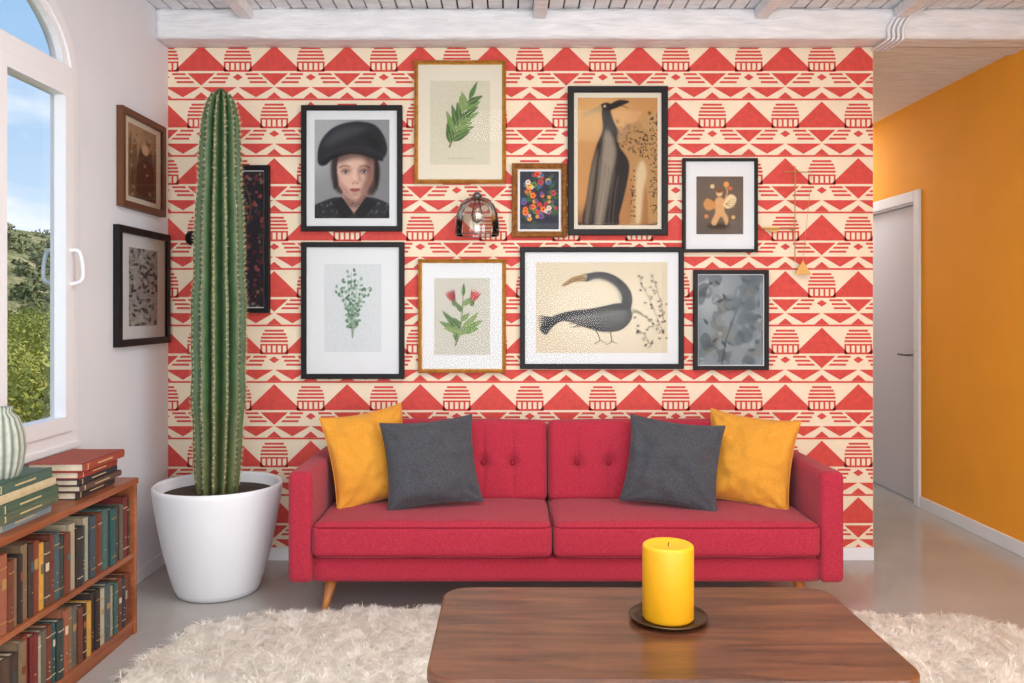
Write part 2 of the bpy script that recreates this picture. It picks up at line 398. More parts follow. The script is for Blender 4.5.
# ceilings
ce=box('ceiling',XL-WT,XO+0.15,-2.8,YW+0.15,2.615,2.75,M['dark'])
pl=[];x=XL
while x<XO:
    pl.append((x+0.004,min(x+0.066,XO),-2.65,YW-0.001,2.596+random.uniform(0,0.007),2.6149)); x+=0.070
multibox('ceiling_planks',pl,M['white_wood'],ce)
ch=box('ceiling_hall',XR-0.0,XO,YW+0.15,7.05,2.49,2.62,M['dark'])
pl=[];y=YW+0.15
while y<7.05:
    pl.append((XR,XO,y+0.002,min(y+0.118,7.05),2.482,2.4899)); y+=0.12
multibox('ceiling_hall_planks',pl,M['white_wood'],ch)
bm=gridbox(1,1,1,160,6,8)
for v in bm.verts:
    q=Vector(((XL+XO)/2+v.co.x*(XO-XL)/2,3.926+v.co.y*0.073,2.5275+v.co.z*0.0695))
    q.y+=(0.006*mnoise.noise(Vector((q.x*2.2,q.z*9,1)))+0.003*mnoise.noise(Vector((q.x*9,q.z*30,4)))) if v.co.y<0 else 0
    if v.co.z<0: q.z+=0.005*mnoise.noise(Vector((q.x*2.0,3,2)))
    if v.co.y<-.9 and abs(v.co.z)>.9: q.y+=0.006
    v.co=q
bmn=frombm('ceiling_beam',bm,M['white_wood'],None,True)
box('header_beam_hall',XR,XO,YW-0.001,YW+0.15,2.47,2.60,M['white_wood'],bmn)
jo=[]
for X in(-1.21,0.146,1.17,1.81): jo.append((X-0.03,X+0.03,-2.64,3.848,2.545,2.597))
multibox('ceiling_joists',jo,M['white_wood'],ce,0.004)
cd=grp('electrical_conduit',(1.8,3.84,2.5))
for k in range(4):
    x=1.755+k*0.022
    pts=cr([(x+0.10,3.4,2.585),(x+0.07,3.80,2.575),(x+0.03,3.838,2.55),(x,3.838,2.50),(x,3.838,2.462),(x-0.005,3.846,2.446),(x-0.01,3.985,2.443)],5,False)
    tube('conduit_%d'%k,pts,0.007,M['white_paint'],cd)
# baseboards
box('baseboard_back',XL+0.014,XR,YW-0.014,YW,0,0.062,M['white_paint'],None,0.003)
box('baseboard_left',XL,XL+0.014,-2.6,YW,0,0.062,M['white_paint'],None,0.003)
box('baseboard_right',XO-0.014,XO,-2.6,DY0-0.066,0,0.07,M['white_paint'],None,0.003)

# ---------------------------------------------------------------- pictures (prints painted onto a fine vertex grid)
class Art:
    def __init__(s,x0,y0,x1,y1,paper,res):
        s.x0,s.y0,s.x1,s.y1=x0,y0,x1,y1
        s.W=max(4,int((x1-x0)*res)); s.H=max(4,int((y1-y0)*res)); s.res=res; s.blur=0.25; s.alpha=1.0
        X,Y=np.meshgrid(np.linspace(x0,x1,s.W+1),np.linspace(y0,y1,s.H+1)); s.X,s.Y=X,Y
        s.img=np.ones((s.H+1,s.W+1,3))*np.array(rgb(*paper)[:3])
    def poly(s,pts,col,blur=None,alpha=None):
        blur=s.blur if blur is None else blur; alpha=s.alpha if alpha is None else alpha
        P_=np.array(pts,dtype=float); pad=3*blur+1
        i0=max(0,int((P_[:,0].min()-pad-s.x0)/(s.x1-s.x0)*s.W)); i1=min(s.W+1,int((P_[:,0].max()+pad-s.x0)/(s.x1-s.x0)*s.W)+2)
        j0=max(0,int((P_[:,1].min()-pad-s.y0)/(s.y1-s.y0)*s.H)); j1=min(s.H+1,int((P_[:,1].max()+pad-s.y0)/(s.y1-s.y0)*s.H)+2)
        if i1<=i0 or j1<=j0: return
        m=np.zeros((j1-j0,i1-i0)); 
        for (ox,oy) in ((-.25,-.25),(.25,-.25),(-.25,.25),(.25,.25)):
            X=s.X[j0:j1,i0:i1]+ox/s.res; Y=s.Y[j0:j1,i0:i1]+oy/s.res; ins=np.zeros(X.shape,bool)
            n=len(P_)
            for k in range(n):
                xa,ya=P_[k-1]; xb,yb=P_[k]
                if ya==yb: continue
                ins^=((ya>Y)!=(yb>Y))&(X<(xb-xa)*(Y-ya)/(yb-ya)+xa)
            m+=ins*.25
        sg=blur*s.res
        if sg>0.3:
            rad=int(3*sg)+1; k=np.exp(-.5*(np.arange(-rad,rad+1)/sg)**2); k/=k.sum()
            mp_=np.pad(m,rad,mode='edge')
            mp_=np.apply_along_axis(lambda r_:np.convolve(r_,k,mode='valid'),1,mp_)
            m=np.apply_along_axis(lambda r_:np.convolve(r_,k,mode='valid'),0,mp_)
        m=(m*alpha)[...,None]
        s.img[j0:j1,i0:i1]=s.img[j0:j1,i0:i1]*(1-m)+np.array(rgb(*col)[:3])*m
    def blob(s,pts,col,blur=None,alpha=None): s.poly(cr(pts,5),col,blur,alpha)
    def ell(s,x,y,rx,ry,col,rot=0,n=16,blur=None,alpha=None):
        c,sn=math.cos(rot),math.sin(rot)
        s.poly([(x+rx*math.cos(a)*c-ry*math.sin(a)*sn,y+rx*math.cos(a)*sn+ry*math.sin(a)*c) for a in [2*math.pi*k/n for k in range(n)]],col,blur,alpha)
    def rect(s,x0,y0,x1,y1,col,blur=None,alpha=None): s.poly([(x0,y0),(x1,y0),(x1,y1),(x0,y1)],col,blur,alpha)
    def stroke(s,pts,w0,w1,col,blur=None,alpha=None):
        p=cr(pts,5,False); n=len(p); Lp=[];Rp=[]
        for i in range(n):
            a=p[max(i-1,0)];b=p[min(i+1,n-1)]; dx,dy=b[0]-a[0],b[1]-a[1]; l=math.hypot(dx,dy) or 1
            w=(w0+(w1-w0)*i/(n-1))/2; Lp.append((p[i][0]-dy/l*w,p[i][1]+dx/l*w)); Rp.append((p[i][0]+dy/l*w,p[i][1]-dx/l*w))
        s.poly(Lp+Rp[::-1],col,blur,alpha)
    def leaf(s,x,y,ang,l,w,col,vein=None):
        c,sn=math.cos(ang),math.sin(ang)
        pts=[(0,0),(0.3*l,-w*.5),(0.6*l,-w*.42),(l,0),(0.6*l,w*.42),(0.3*l,w*.5)]
        s.blob([(x+a*c-b*sn,y+a*sn+b*c) for a,b in pts],col)
        if vein: s.stroke([(x,y),(x+.5*l*c,y+.5*l*sn),(x+.9*l*c,y+.9*l*sn)],0.7,0.3,vein)

def picture(name,box_,fw,fmat,mw,draw,paper,pmat_=None,loc=None,rotz=0,size=None,depth=0.028,prof='flat',res=2.2,f=None):
    x0,y0,x1,y1=box_
    d=YW-depth; sc=d/F; sx=sy=sc
    if loc is None: loc=((((x0+x1)/2-508)*sc),YW-0.002,CH-((y0+y1)/2-310)*sc)
    if size: sx=size[0]/(x1-x0); sy=size[1]/(y1-y0)
    e=grp(name,loc,rotz)
    w=(x1-x0)*sx/2; h=(y1-y0)*sy/2; f=f or fw*sc
    if prof=='gold': pr=[(0,0),(0,-depth*.8),(f*.15,-depth),(f*.4,-depth*.75),(f*.6,-depth*.9),(f*.85,-depth*.6),(f,-depth*.55),(f,-0.012)]
    else: pr=[(0,0),(0,-depth*.95),(f*.08,-depth),(f*.9,-depth),(f,-depth*.92),(f,-0.012)]
    V=[];Fc=[]
    for (i,y) in pr: V+=[(-w+i,y,-h+i),(w-i,y,-h+i),(w-i,y,h-i),(-w+i,y,h-i)]
    for j in range(len(pr)-1):
        for k in range(4): Fc.append((j*4+k,j*4+(k+1)%4,(j+1)*4+(k+1)%4,(j+1)*4+k))
    Fc.append((0,3,2,1))
    addmesh('frame',V,Fc,fmat,e,local=True)
    a=f*0.9
    addmesh('mat_board',[(-w+a,-0.0122,-h+a),(w-a,-0.0122,-h+a),(w-a,-0.0122,h-a),(-w+a,-0.0122,h-a)],[(0,1,2,3)],pmat_ or M['passe'],e,local=True)
    l,t_,r,b_=mw
    A=Art(x0+fw+l,y0+fw+t_,x1-fw-r,y1-fw-b_,paper,res)
    draw(A)
    cx_,cy_=(x0+x1)/2,(y0+y1)/2
    vv=np.stack([(A.X-cx_)*sx,np.full(A.X.shape,-0.0132),-(A.Y-cy_)*sy],axis=-1).reshape(-1,3)
    Hn,Wn=A.X.shape; idx=np.arange(Hn*Wn).reshape(Hn,Wn)
    q=np.stack([idx[1:,:-1],idx[1:,1:],idx[:-1,1:],idx[:-1,:-1]],axis=-1).reshape(-1)
    col=np.concatenate([A.img.reshape(-1,3),np.ones((Hn*Wn,1))],axis=1)
    npmesh('print',vv,q,4,M['print'],e,local=True,pcol=col)
    yg=-0.0215
    addmesh('glass_pane',[(-w+a,yg,-h+a),(w-a,yg,-h+a),(w-a,yg,h-a),(-w+a,yg,h-a)],[(0,1,2,3)],M['glass'],e,local=True)
    return e

def d_portrait(A):
    A.rect(300,110,400,225,(136,137,139)); A.ell(322,140,26,34,(170,171,172),blur=9,alpha=.8); A.ell(388,190,16,40,(112,112,115),blur=8,alpha=.7)
    A.blob([(330,172),(333,154),(352,146),(372,150),(379,166),(378,184),(372,195),(360,192),(342,194),(334,188)],(50,40,38),1.2)
    A.poly([(343,186),(366,186),(369,214),(340,214)],(180,144,128),.6); A.blob([(344,193),(355,201),(367,190),(368,201),(356,208),(344,202)],(108,76,66),1.8,.8)
    A.blob([(305,226),(309,209),(322,201),(340,197),(350,211),(358,211),(366,197),(384,201),(394,210),(398,226)],(38,37,41),.6)
    for k in range(90):
        x=random.uniform(316,390); y=random.uniform(203,219); A.ell(x,y,random.uniform(.8,2),random.uniform(.5,1),random.choice([(112,110,116),(78,76,82),(20,20,24)]),random.random()*3,8,.4,.6)
    A.poly([(341,196),(332,204),(345,222),(353,212)],(24,23,26),.5); A.poly([(366,196),(376,203),(360,222),(354,212)],(20,19,22),.5)
    A.blob([(336,160),(339,149),(354,144),(369,149),(373,161),(372.5,176),(368,187),(360,196),(354,198.5),(347,196),(339.5,186),(336,174)],(206,170,152),.6)
    A.blob([(366,150),(376,160),(374.5,178),(368,190),(358,199),(361,188),(365,176),(365,163)],(118,80,70),2.2,.9)
    A.blob([(336,172),(339,186),(347,196),(355,199),(349,191),(342,182)],(150,110,98),1.5,.7)
    A.blob([(334,152),(354,148),(376,153),(373,161),(355,158),(336,163)],(72,48,44),2.0,.85)
    A.ell(345.5,169.5,6,3.4,(134,94,84),blur=1.7,alpha=.7); A.ell(363.5,169.5,6,3.4,(108,72,66),blur=1.7,alpha=.75)
    A.ell(344,181,4.6,3.4,(214,164,146),blur=2,alpha=.5); A.ell(350,163.5,4.6,2,(220,190,174),blur=1.5,alpha=.5)
    A.stroke([(338.5,167.2),(344,165),(350,166.4)],1.4,0.8,(70,48,42),.45,.9); A.stroke([(358.5,166.4),(364,165),(369.5,167.4)],0.8,1.4,(58,38,36),.45,.9)
    for ex in(345,363.5):
        A.ell(ex,171.4,3.6,1.4,(170,156,150),blur=.4); A.ell(ex,171.3,1.6,1.6,(54,50,48),blur=.35); A.ell(ex,171.2,0.8,0.9,(10,10,10),blur=.25); A.ell(ex-.6,170.7,.3,.3,(230,230,230),blur=.15); A.stroke([(ex-4.2,171.7),(ex-.5,169.5),(ex+4.2,171.3)],.9,0.7,(44,30,28),.35); A.stroke([(ex-3.4,173.1),(ex,173.7),(ex+3.6,172.9)],.6,.6,(110,76,70),.5,.7)
    A.stroke([(357.8,168),(359,176),(359.8,181.4)],1.6,2.8,(138,98,86),1.1,.75); A.stroke([(354,168),(353.8,175),(354,180)],1.5,1.9,(222,192,176),.9,.6)
    A.ell(354.8,181.8,3.0,1.7,(186,144,126),blur=.8); A.ell(352.6,183.2,1,.5,(100,62,54),blur=.4); A.ell(357.2,183.2,1,.5,(90,54,48),blur=.4)
    A.blob([(349,189.2),(352,187.9),(354.4,188.4),(356.8,187.8),(360.2,189),(354.6,190)],(134,62,58),.4); A.blob([(349.4,189.4),(354.6,189.8),(359.8,189.2),(357.2,191.4),(352,191.6)],(158,84,78),.45); A.stroke([(348.8,189.3),(354.4,189.8),(360.4,189.1)],.45,.45,(84,38,38),.3)
    A.ell(354.8,195,3.2,1.2,(146,106,94),blur=1.1,alpha=.6); A.ell(354.6,193,3.4,.8,(126,88,78),blur=.7,alpha=.6)
    A.blob([(333,188),(334,170),(334.5,158),(338.5,152),(336.6,168),(337.6,184)],(42,33,32),.7); A.blob([(376,190),(374,176),(373.6,160),(369,152),(375,154),(379,170)],(30,25,26),.8)
    A.blob([(317,162),(319,143),(331,128),(351,121),(372,123),(383,134),(387,150),(380,160),(367,154.5),(351,151),(335,156),(325,165)],(33,33,37),.6)
    A.blob([(322,146),(334,131),(352,126),(368,128),(352,134),(336,142)],(72,72,78),2.8,.75)
    A.blob([(360,132),(378,138),(382,150),(370,146)],(14,14,17),2.2,.7)
    A.stroke([(320,164),(334,156.5),(351,152),(368,155),(383,160)],3.4,2.4,(14,14,17),.7); A.stroke([(326,155),(342,148),(362,147),(380,154)],1,1,(62,62,68),.6,.6)
def sprig(A,stem,leaves,cs,l,w):
    A.stroke(stem,1.8,0.8,(92,104,60)); p=cr(stem,6,False); n=len(p)
    for i in range(leaves):
        q=p[int((0.12+0.85*i/leaves)*(n-1))]; q2=p[min(n-1,int((0.12+0.85*i/leaves)*(n-1))+1)]
        a=math.atan2(q2[1]-q[1],q2[0]-q[0]); s=1 if i%2 else -1
        A.leaf(q[0],q[1],a+s*random.uniform(.45,.85),l*random.uniform(.8,1.15)*(1-.3*i/leaves),w,random.choice(cs),(150,165,110))
    A.leaf(p[-1][0],p[-1][1],math.atan2(p[-1][1]-p[-3][1],p[-1][0]-p[-3][0]),l*.8,w*.8,cs[0])
G=[(84,118,62),(104,136,74),(66,98,54),(122,146,88)]
def d_leaf(A):
    sprig(A,[(449,147),(455,132),(462,115),(469,99)],14,G,25,6)
    A.stroke([(446,158),(474,158)],0.8,0.8,(170,160,140))
def d_small(A):
    cs=[(214,70,40),(232,170,50),(222,210,190),(70,110,160),(190,60,80),(90,130,70),(240,120,40),(120,80,140)]
    for k in range(44):
        a=random.random()*6.28; r=math.sqrt(random.random()); A.leaf(540+17*r*math.cos(a),198+24*r*math.sin(a),a,8,3,random.choice([(60,92,56),(40,70,60)]))
    for k in range(60):
        a=random.random()*6.28; r=math.sqrt(random.random()); x=540+18*r*math.cos(a); y=198+26*r*math.sin(a); c=random.choice(cs); rr=random.uniform(1.2,2.6)
        for j in range(5): A.ell(x+rr*.7*math.cos(j*1.257),y+rr*.7*math.sin(j*1.257),rr*.6,rr*.6,c,0,8)
        A.ell(x,y,rr*.4,rr*.4,(40,30,20),0,8)
def d_crane(A):
    A.rect(570,90,666,232,(184,134,80)); A.ell(600,118,34,22,(208,164,104),blur=9,alpha=.8); A.ell(650,205,30,34,(136,86,48),blur=10,alpha=.7); A.ell(585,225,34,14,(104,66,42),blur=6,alpha=.8)
    # tall dark bird: slender neck, folded wings reaching the ground
    A.blob([(602,112),(610,110),(614,120),(620,132),(627,146),(630,166),(626,190),(620,214),(616,226),(584,226),(587,196),(591,168),(597,144),(603,128)],(36,28,27),.6)
    A.blob([(606,130),(612,136),(616,152),(612,176),(606,206),(602,224),(596,224),(598,190),(602,156)],(150,136,118),1.6,.85)
    A.blob([(598,148),(595,178),(589,220),(585,224),(588,190),(592,166)],(112,98,84),1.0,.8)
    for k in range(12): A.stroke([(600+k*1.9,156+k*2),(597+k*1.9,190),(590+k*2.3,223)],.7,.5,(58,48,44) if k%2 else (112,98,86),.35,.7)
    A.ell(606,107,7,5.2,(32,26,27),-.2,blur=.5); A.blob([(610,104),(620,99),(630,101),(622,105),(612,109)],(32,26,27),.5); A.stroke([(611,105),(622,105),(629,108)],1.2,.5,(32,26,27),.3)
    A.poly([(601,104),(582,114),(584,116),(603,110)],(172,146,104),.35); A.ell(605,105.6,1.2,1.2,(216,200,170),blur=.25); A.ell(605,105.6,.6,.6,(10,10,10),blur=.2)
    # leopard standing up behind it, draped over the wing
    A.blob([(618,134),(628,124),(640,121),(649,126),(656,137),(659,154),(657,176),(658,200),(661,224),(650,224),(648,200),(645,182),(640,200),(640,225),(631,225),(632,200),(633,176),(628,158),(620,146)],(168,128,80),.6)
    A.blob([(643,160),(647,172),(644,190),(641,220),(636,222),(636,190),(637,170)],(206,184,146),1.3,.8)
    A.blob([(643,118),(650,112),(658,114),(661,121),(657,128),(649,130),(643,126)],(176,138,90),.5); A.ell(650,112.5,2,2,(120,84,50),blur=.3); A.ell(658.5,114,1.8,1.8,(120,84,50),blur=.3); A.ell(653,119,.8,.8,(20,14,10),blur=.2); A.ell(658,124,1.6,1.2,(60,40,30),blur=.3)
    for k in range(620):
        x=random.uniform(616,662); y=random.uniform(114,216)
        inside=(abs(y-(126+(x-616)*.5+4))<13 and y<172) or (x>650 and 114<y<222 and x<659) or (631<x<636 and y>170)
        if inside: A.ell(x,y,.95,.75,(40,28,20),random.random()*3,7,.2,.9)
    A.stroke([(574,222),(600,227),(640,226),(664,222)],3.0,2.4,(54,34,24),.9,.85)
def d_vase(A):
    A.ell(720,200,26,32,(108,92,78),blur=7,alpha=.7); A.ell(720,226,13,3,(52,42,34),blur=1.2,alpha=.9)
    # little winged figure holding flowers
    A.blob([(715,204),(717,198),(722,197),(726,202),(725,210),(729,218),(727,225),(722,216),(716,225),(712,222),(716,212)],(206,158,110),.5)
    A.ell(720,192.5,3.2,3.6,(218,176,130),blur=.4); A.ell(720,190.5,3.4,2.2,(120,74,40),blur=.5)
    A.blob([(724,202),(731,194),(737,198),(734,206),(727,208)],(222,202,160),.5); A.blob([(716,203),(708,198),(704,204),(708,210),(715,208)],(196,140,84),.5)
    for k in range(5): A.stroke([(726,204),(732,199+k*2),(736,199+k*2)],.5,.3,(150,110,70),.25)
    A.stroke([(724,203),(728,192),(726,185)],1.4,1,(206,158,110),.4)
    for (x,y,r,c) in [(727,184,2.8,(222,150,80)),(713,186,2.2,(220,190,140)),(731,188,2,(206,110,60)),(707,216,2.2,(196,122,74)),(734,217,2,(210,170,110))]:
        for j in range(6): A.ell(x+r*.55*math.cos(j*1.05),y+r*.55*math.sin(j*1.05),r*.5,r*.5,c,0,9)
def d_herb(A):
    for k in range(5):
        top=(338+k*7+random.uniform(-2,2),272+abs(k-2)*8); st=[(352,338),(352+(top[0]-352)*.3,310),top]
        A.stroke(st,1.0,.5,(130,146,130)); p=cr(st,6,False)
        for q in p[3:]:
            for s in(-1,1): A.ell(q[0]+s*random.uniform(2,4.5),q[1]+random.uniform(-2,2),2.1,1.3,random.choice([(98,134,108),(130,160,134),(80,114,94)]),random.random()*3,9)
def d_flower(A):
    sprig(A,[(455,346),(460,330),(462,312),(463,296)],6,G,16,5)
    for a,l in((-2.7,24),(-2.3,28),(-.5,24),(-.85,26),(-2.9,18),(-.2,18)): A.leaf(461,332,a,l,6.5,random.choice(G),(160,170,120))
    for (x,y,a) in((472,302,-1.2),(454,302,-2.0)):
        for j in range(5): A.leaf(x,y,a+(j-2)*.2,13,3,random.choice([(166,66,70),(186,84,86),(136,50,58)]))
        A.ell(x,y+1,2.4,3.4,(90,110,64))
def d_swan(A):
    dk=(70,70,71)
    A.ell(604,310,56,36,(226,216,194),blur=10,alpha=.6)
    # body and fanned tail
    A.blob([(540,329),(546,321),(556,315),(570,311),(588,309),(604,306),(618,303),(628,306),(633,314),(629,324),(619,331),(602,332),(584,327),(570,322),(560,322),(552,328),(546,335)],dk,.45)
    for k in range(7): A.leaf(562,320,2.72+k*.10,25,2.4,(52+4*k,52+4*k,54+4*k))
    # long curved neck, head and bill
    A.stroke([(588,277),(599,275),(611,278),(621,285),(627,295),(626,306),(617,315)],6.0,12.5,dk,.45)
    A.ell(587,277.4,6.2,4.3,dk,-.1,blur=.4)
    A.poly([(585,273.6),(572,277),(561,285.5),(564,286.5),(575,282),(586,281)],(150,124,84),.35); A.stroke([(584,278),(573,281),(563,286)],.7,.4,(84,64,44),.25)
    A.ell(586,276,1.4,1.3,(226,212,180),blur=.2); A.ell(586,276,.7,.7,(16,16,16),blur=.15)
    A.stroke([(590,280),(601,279),(611,283),(619,291),(621,300)],1.6,2.4,(126,125,122),.9,.8)
    A.stroke([(592,273.8),(602,272.8),(614,277),(625,287)],1,1.2,(40,40,42),.5,.7)
    # wing feathers
    A.blob([(566,318),(586,313),(606,310),(622,310),(628,317),(616,326),(596,326),(578,322)],(96,96,97),1.0,.85)
    for r_ in range(3):
        for k in range(13): 
            x=570+k*4.2+r_*2; y=319-k*.45+r_*3.4
            A.stroke([(x+6,y-2.4),(x+2,y+.3),(x-3.4,y+1.3)],1.7,.5,(138-r_*16,138-r_*16,136-r_*16),.3,.85); A.stroke([(x+6,y-1.4),(x+1,y+1.3),(x-3,y+2.2)],.5,.3,(36,36,38),.25,.8)
    A.stroke([(596,330),(600,340),(594,344)],1.3,.8,(110,96,78)); A.stroke([(600,340),(606,343)],.9,.6,(110,96,78)); A.stroke([(610,331),(612,341),(606,345)],1.3,.8,(110,96,78)); A.stroke([(612,341),(618,344)],.9,.6,(110,96,78))
    for (a,b,c) in [((664,334),(652,304),(640,280)),((664,334),(650,320),(636,312)),((664,320),(660,298),(654,278)),((652,346),(644,334),(636,328))]:
        A.stroke([a,b,c],.8,.4,(120,114,102)); p=cr([a,b,c],7,False)
        for q in p: 
            if random.random()<.8: A.ell(q[0]+random.uniform(-5,5),q[1]+random.uniform(-5,5),1.4,1.1,random.choice([(66,66,60),(110,106,94),(140,124,90)]),0,8)
            if random.random()<.5: A.leaf(q[0],q[1],random.random()*6.28,5,2.0,(150,146,124))
def d_abs(A):
    A.rect(690,266,772,374,(122,132,138)); A.ell(710,290,16,30,(160,168,172),blur=7,alpha=.8)
    for k in range(60):
        x=random.uniform(698,764); y=random.uniform(276,366)
        A.blob([(x+random.uniform(4,9)*math.cos(a),y+random.uniform(4,10)*math.sin(a)) for a in (0,1.2,2.4,3.6,4.9)],random.choice([(82,92,98),(98,108,114),(72,82,88),(128,138,142),(112,114,108)]),.4,.7)
    for k in range(46): A.leaf(random.uniform(698,764),random.uniform(280,364),random.random()*6.28,random.uniform(5,10),3,random.choice([(138,146,150),(74,82,88)]))
    A.stroke([(722,368),(728,336),(742,300),(750,282)],1.4,.8,(64,72,78),.4)
def d_dark(A):
    for k in range(260):
        x=random.uniform(212,265); y=random.uniform(169,310); s=random.uniform(1,2.4); A.ell(x,y,s,s*.8,random.choice([(120,44,46),(140,62,58),(84,34,42),(110,100,84),(50,62,60),(90,40,48)]),random.random()*3,8)
    A.stroke([(240,308),(232,260),(250,210),(240,176)],1.4,.8,(90,80,60))
def d_sepia(A):
    A.rect(112,118,162,206,(150,116,84)); A.ell(128,150,14,30,(176,142,106),blur=6,alpha=.8)
    for k in range(7): A.blob([(118+k*6,200),(120+k*6,150+random.uniform(-10,10)),(124+k*6,146+random.uniform(-10,6)),(127+k*6,200)],random.choice([(92,62,40),(112,78,50),(70,46,30)]),.6,.8)
    A.blob([(130,176),(134,150),(142,146),(148,158),(150,180),(146,200),(132,200)],(82,52,34),.6); A.ell(140,148,4,5,(204,168,128),blur=.6)
    for k in range(60): A.ell(random.uniform(118,158),random.uniform(134,200),1.0,2,random.choice([(86,56,34),(190,156,112)]),random.random()*3,8,.4,.6)
def d_etch(A):
    for k in range(190):
        x=random.uniform(120,158); y=random.uniform(250,324); A.leaf(x,y,random.random()*6.28,random.uniform(4,9),2.6,random.choice([(70,70,72),(110,108,106),(150,146,140),(50,50,54),(176,170,162)]))

picture('framed_portrait_print',(301,105,402,231),5,M['black'],(8,9,8,8),d_portrait,(150,150,150),res=3)
picture('framed_botanical_print',(414,60,506,183),4,M['gold'],(12,16,12,15),d_leaf,(200,194,174),M['passe_cream'],prof='gold')
picture('framed_flower_painting',(512,163,567,237),6,M['browngold'],(2,2,2,2),d_small,(44,46,58),prof='gold')
picture('framed_crane_and_leopard_print',(568,86,668,235),6,M['black'],(4,5,4,4),d_crane,(198,148,88),M['passe_cream'],res=2.8)
picture('framed_still_life_print',(683,158,758,252),3,M['black'],(11,15,11,15),d_vase,(92,80,72),res=3)
picture('framed_botanical_print.001',(301,242,404,379),5,M['black'],(18,17,18,22),d_herb,(202,206,208))
picture('framed_botanical_print.002',(418,259,506,373),4,M['gold'],(12,15,12,14),d_flower,(190,188,176),M['passe'],prof='gold')
picture('framed_waterbird_print',(520,247,684,369),5,M['black'],(11,10,11,11),d_swan,(204,192,168),res=2.8)
picture('framed_abstract_leaf_print',(694,270,769,370),4,M['black'],(1,1,1,1),d_abs,(158,168,174))
picture('framed_dark_floral_print',(214,165,269,313),5,M['black'],(1,1,1,1),d_dark,(34,30,38))
picture('framed_sepia_print',(112,118,162,206),4,pmat('walnut_frame',rgb(96,60,38),0.45,spec=0.3),(5,7,5,7),d_sepia,(150,112,78),M['passe_cream'],loc=(XL+0.002,3.69,1.845),rotz=math.pi/2,size=(0.44,0.42),f=0.028)
picture('framed_etching_print',(112,232,166,340),4,M['black'],(8,14,8,14),d_etch,(160,157,152),M['passe'],loc=(XL+0.002,3.70,1.30),rotz=math.pi/2,size=(0.52,0.51),f=0.03)

# ---------------------------------------------------------------- wall lamps
lamp=grp('dome_wall_lamp',(-0.143,3.85,1.63))
prof=[(0.1,1.545),(0.103,1.56),(0.102,1.60),(0.095,1.645),(0.08,1.685),(0.055,1.712),(0.02,1.724)]
V=[];Fc=[];n=40
for r,z in prof:
    for i in range(n): V.append((-0.143+r*math.cos(2*math.pi*i/n),3.85+r*math.sin(2*math.pi*i/n),z))
for j in range(len(prof)-1):
    for i in range(n): Fc.append((j*n+i,j*n+(i+1)%n,(j+1)*n+(i+1)%n,(j+1)*n+i))
addmesh('glass_shade',V,Fc,M['smoke'],lamp,True)
tube('shade_rim',[(-0.143+.1*math.cos(k*math.pi/20),3.85+.1*math.sin(k*math.pi/20),1.545) for k in range(40)],0.002,M['steel'],lamp,True)
lathe('cap',[(0.022,1.718),(0.022,1.73),(0.012,1.742),(0.006,1.745)],M['steel'],lamp,24,(-0.143,3.85))
lathe('bulb',[(0.004,1.60),(0.022,1.615),(0.028,1.64),(0.02,1.67),(0.012,1.72)],M['smoke'],lamp,24,(-0.143,3.85))
tube('arm',[(-0.143,3.85,1.738),(-0.143,3.86,1.748),(-0.143,3.999,1.748)],0.004,M['steel'],lamp)
br=grp('brass_wall_mobile',(1.4,3.96,1.6))
def W(u,v,d=3.96): return ((u-508)*d/F,d,CH-(v-310)*d/F)
tube('rod',[W(795,166),W(795,262)],0.0025,M['brass'],br)
tube('cross_arm',[W(762,229),W(795,229)],0.003,M['brass'],br)
tube('upper_arm',[W(784,172),W(812,172)],0.0025,M['brass'],br)
tube('standoff',[W(795,229),(W(795,229)[0],3.998,W(795,229)[2])],0.004,M['brass'],br)
for (cx_,cy_,s_,nm) in((803,268,8,'triangle_pendant'),(770,229,7,'plate')):
    a=W(cx_-s_,cy_+s_*.8);b_=W(cx_+s_,cy_+s_*.8);c=W(cx_,cy_-s_)
    if nm=='plate': a=W(cx_-10,cy_-2);b_=W(cx_+10,cy_-2);c=W(cx_+6,cy_+4); 
    V=[a,b_,c]+[(p[0],p[1]+0.006,p[2]) for p in(a,b_,c)]
    addmesh(nm,V,[(0,1,2),(5,4,3),(0,3,4,1),(1,4,5,2),(2,5,3,0)],M['brass'],br)
tube('pendant_thread',[W(812,172),W(803,260)],0.0010,M['brass'],br)
hk=grp('black_wall_knob',(-1.50,3.97,1.53))
bm=bmesh.new(); bmesh.ops.create_uvsphere(bm,u_segments=24,v_segments=16,radius=0.036); bmesh.ops.translate(bm,verts=bm.verts,vec=(-1.49,3.94,1.54)); frombm('knob',bm,M['black'],hk,True)
tube('stem',[(-1.49,3.94,1.54),(-1.49,3.999,1.54)],0.012,M['black'],hk)

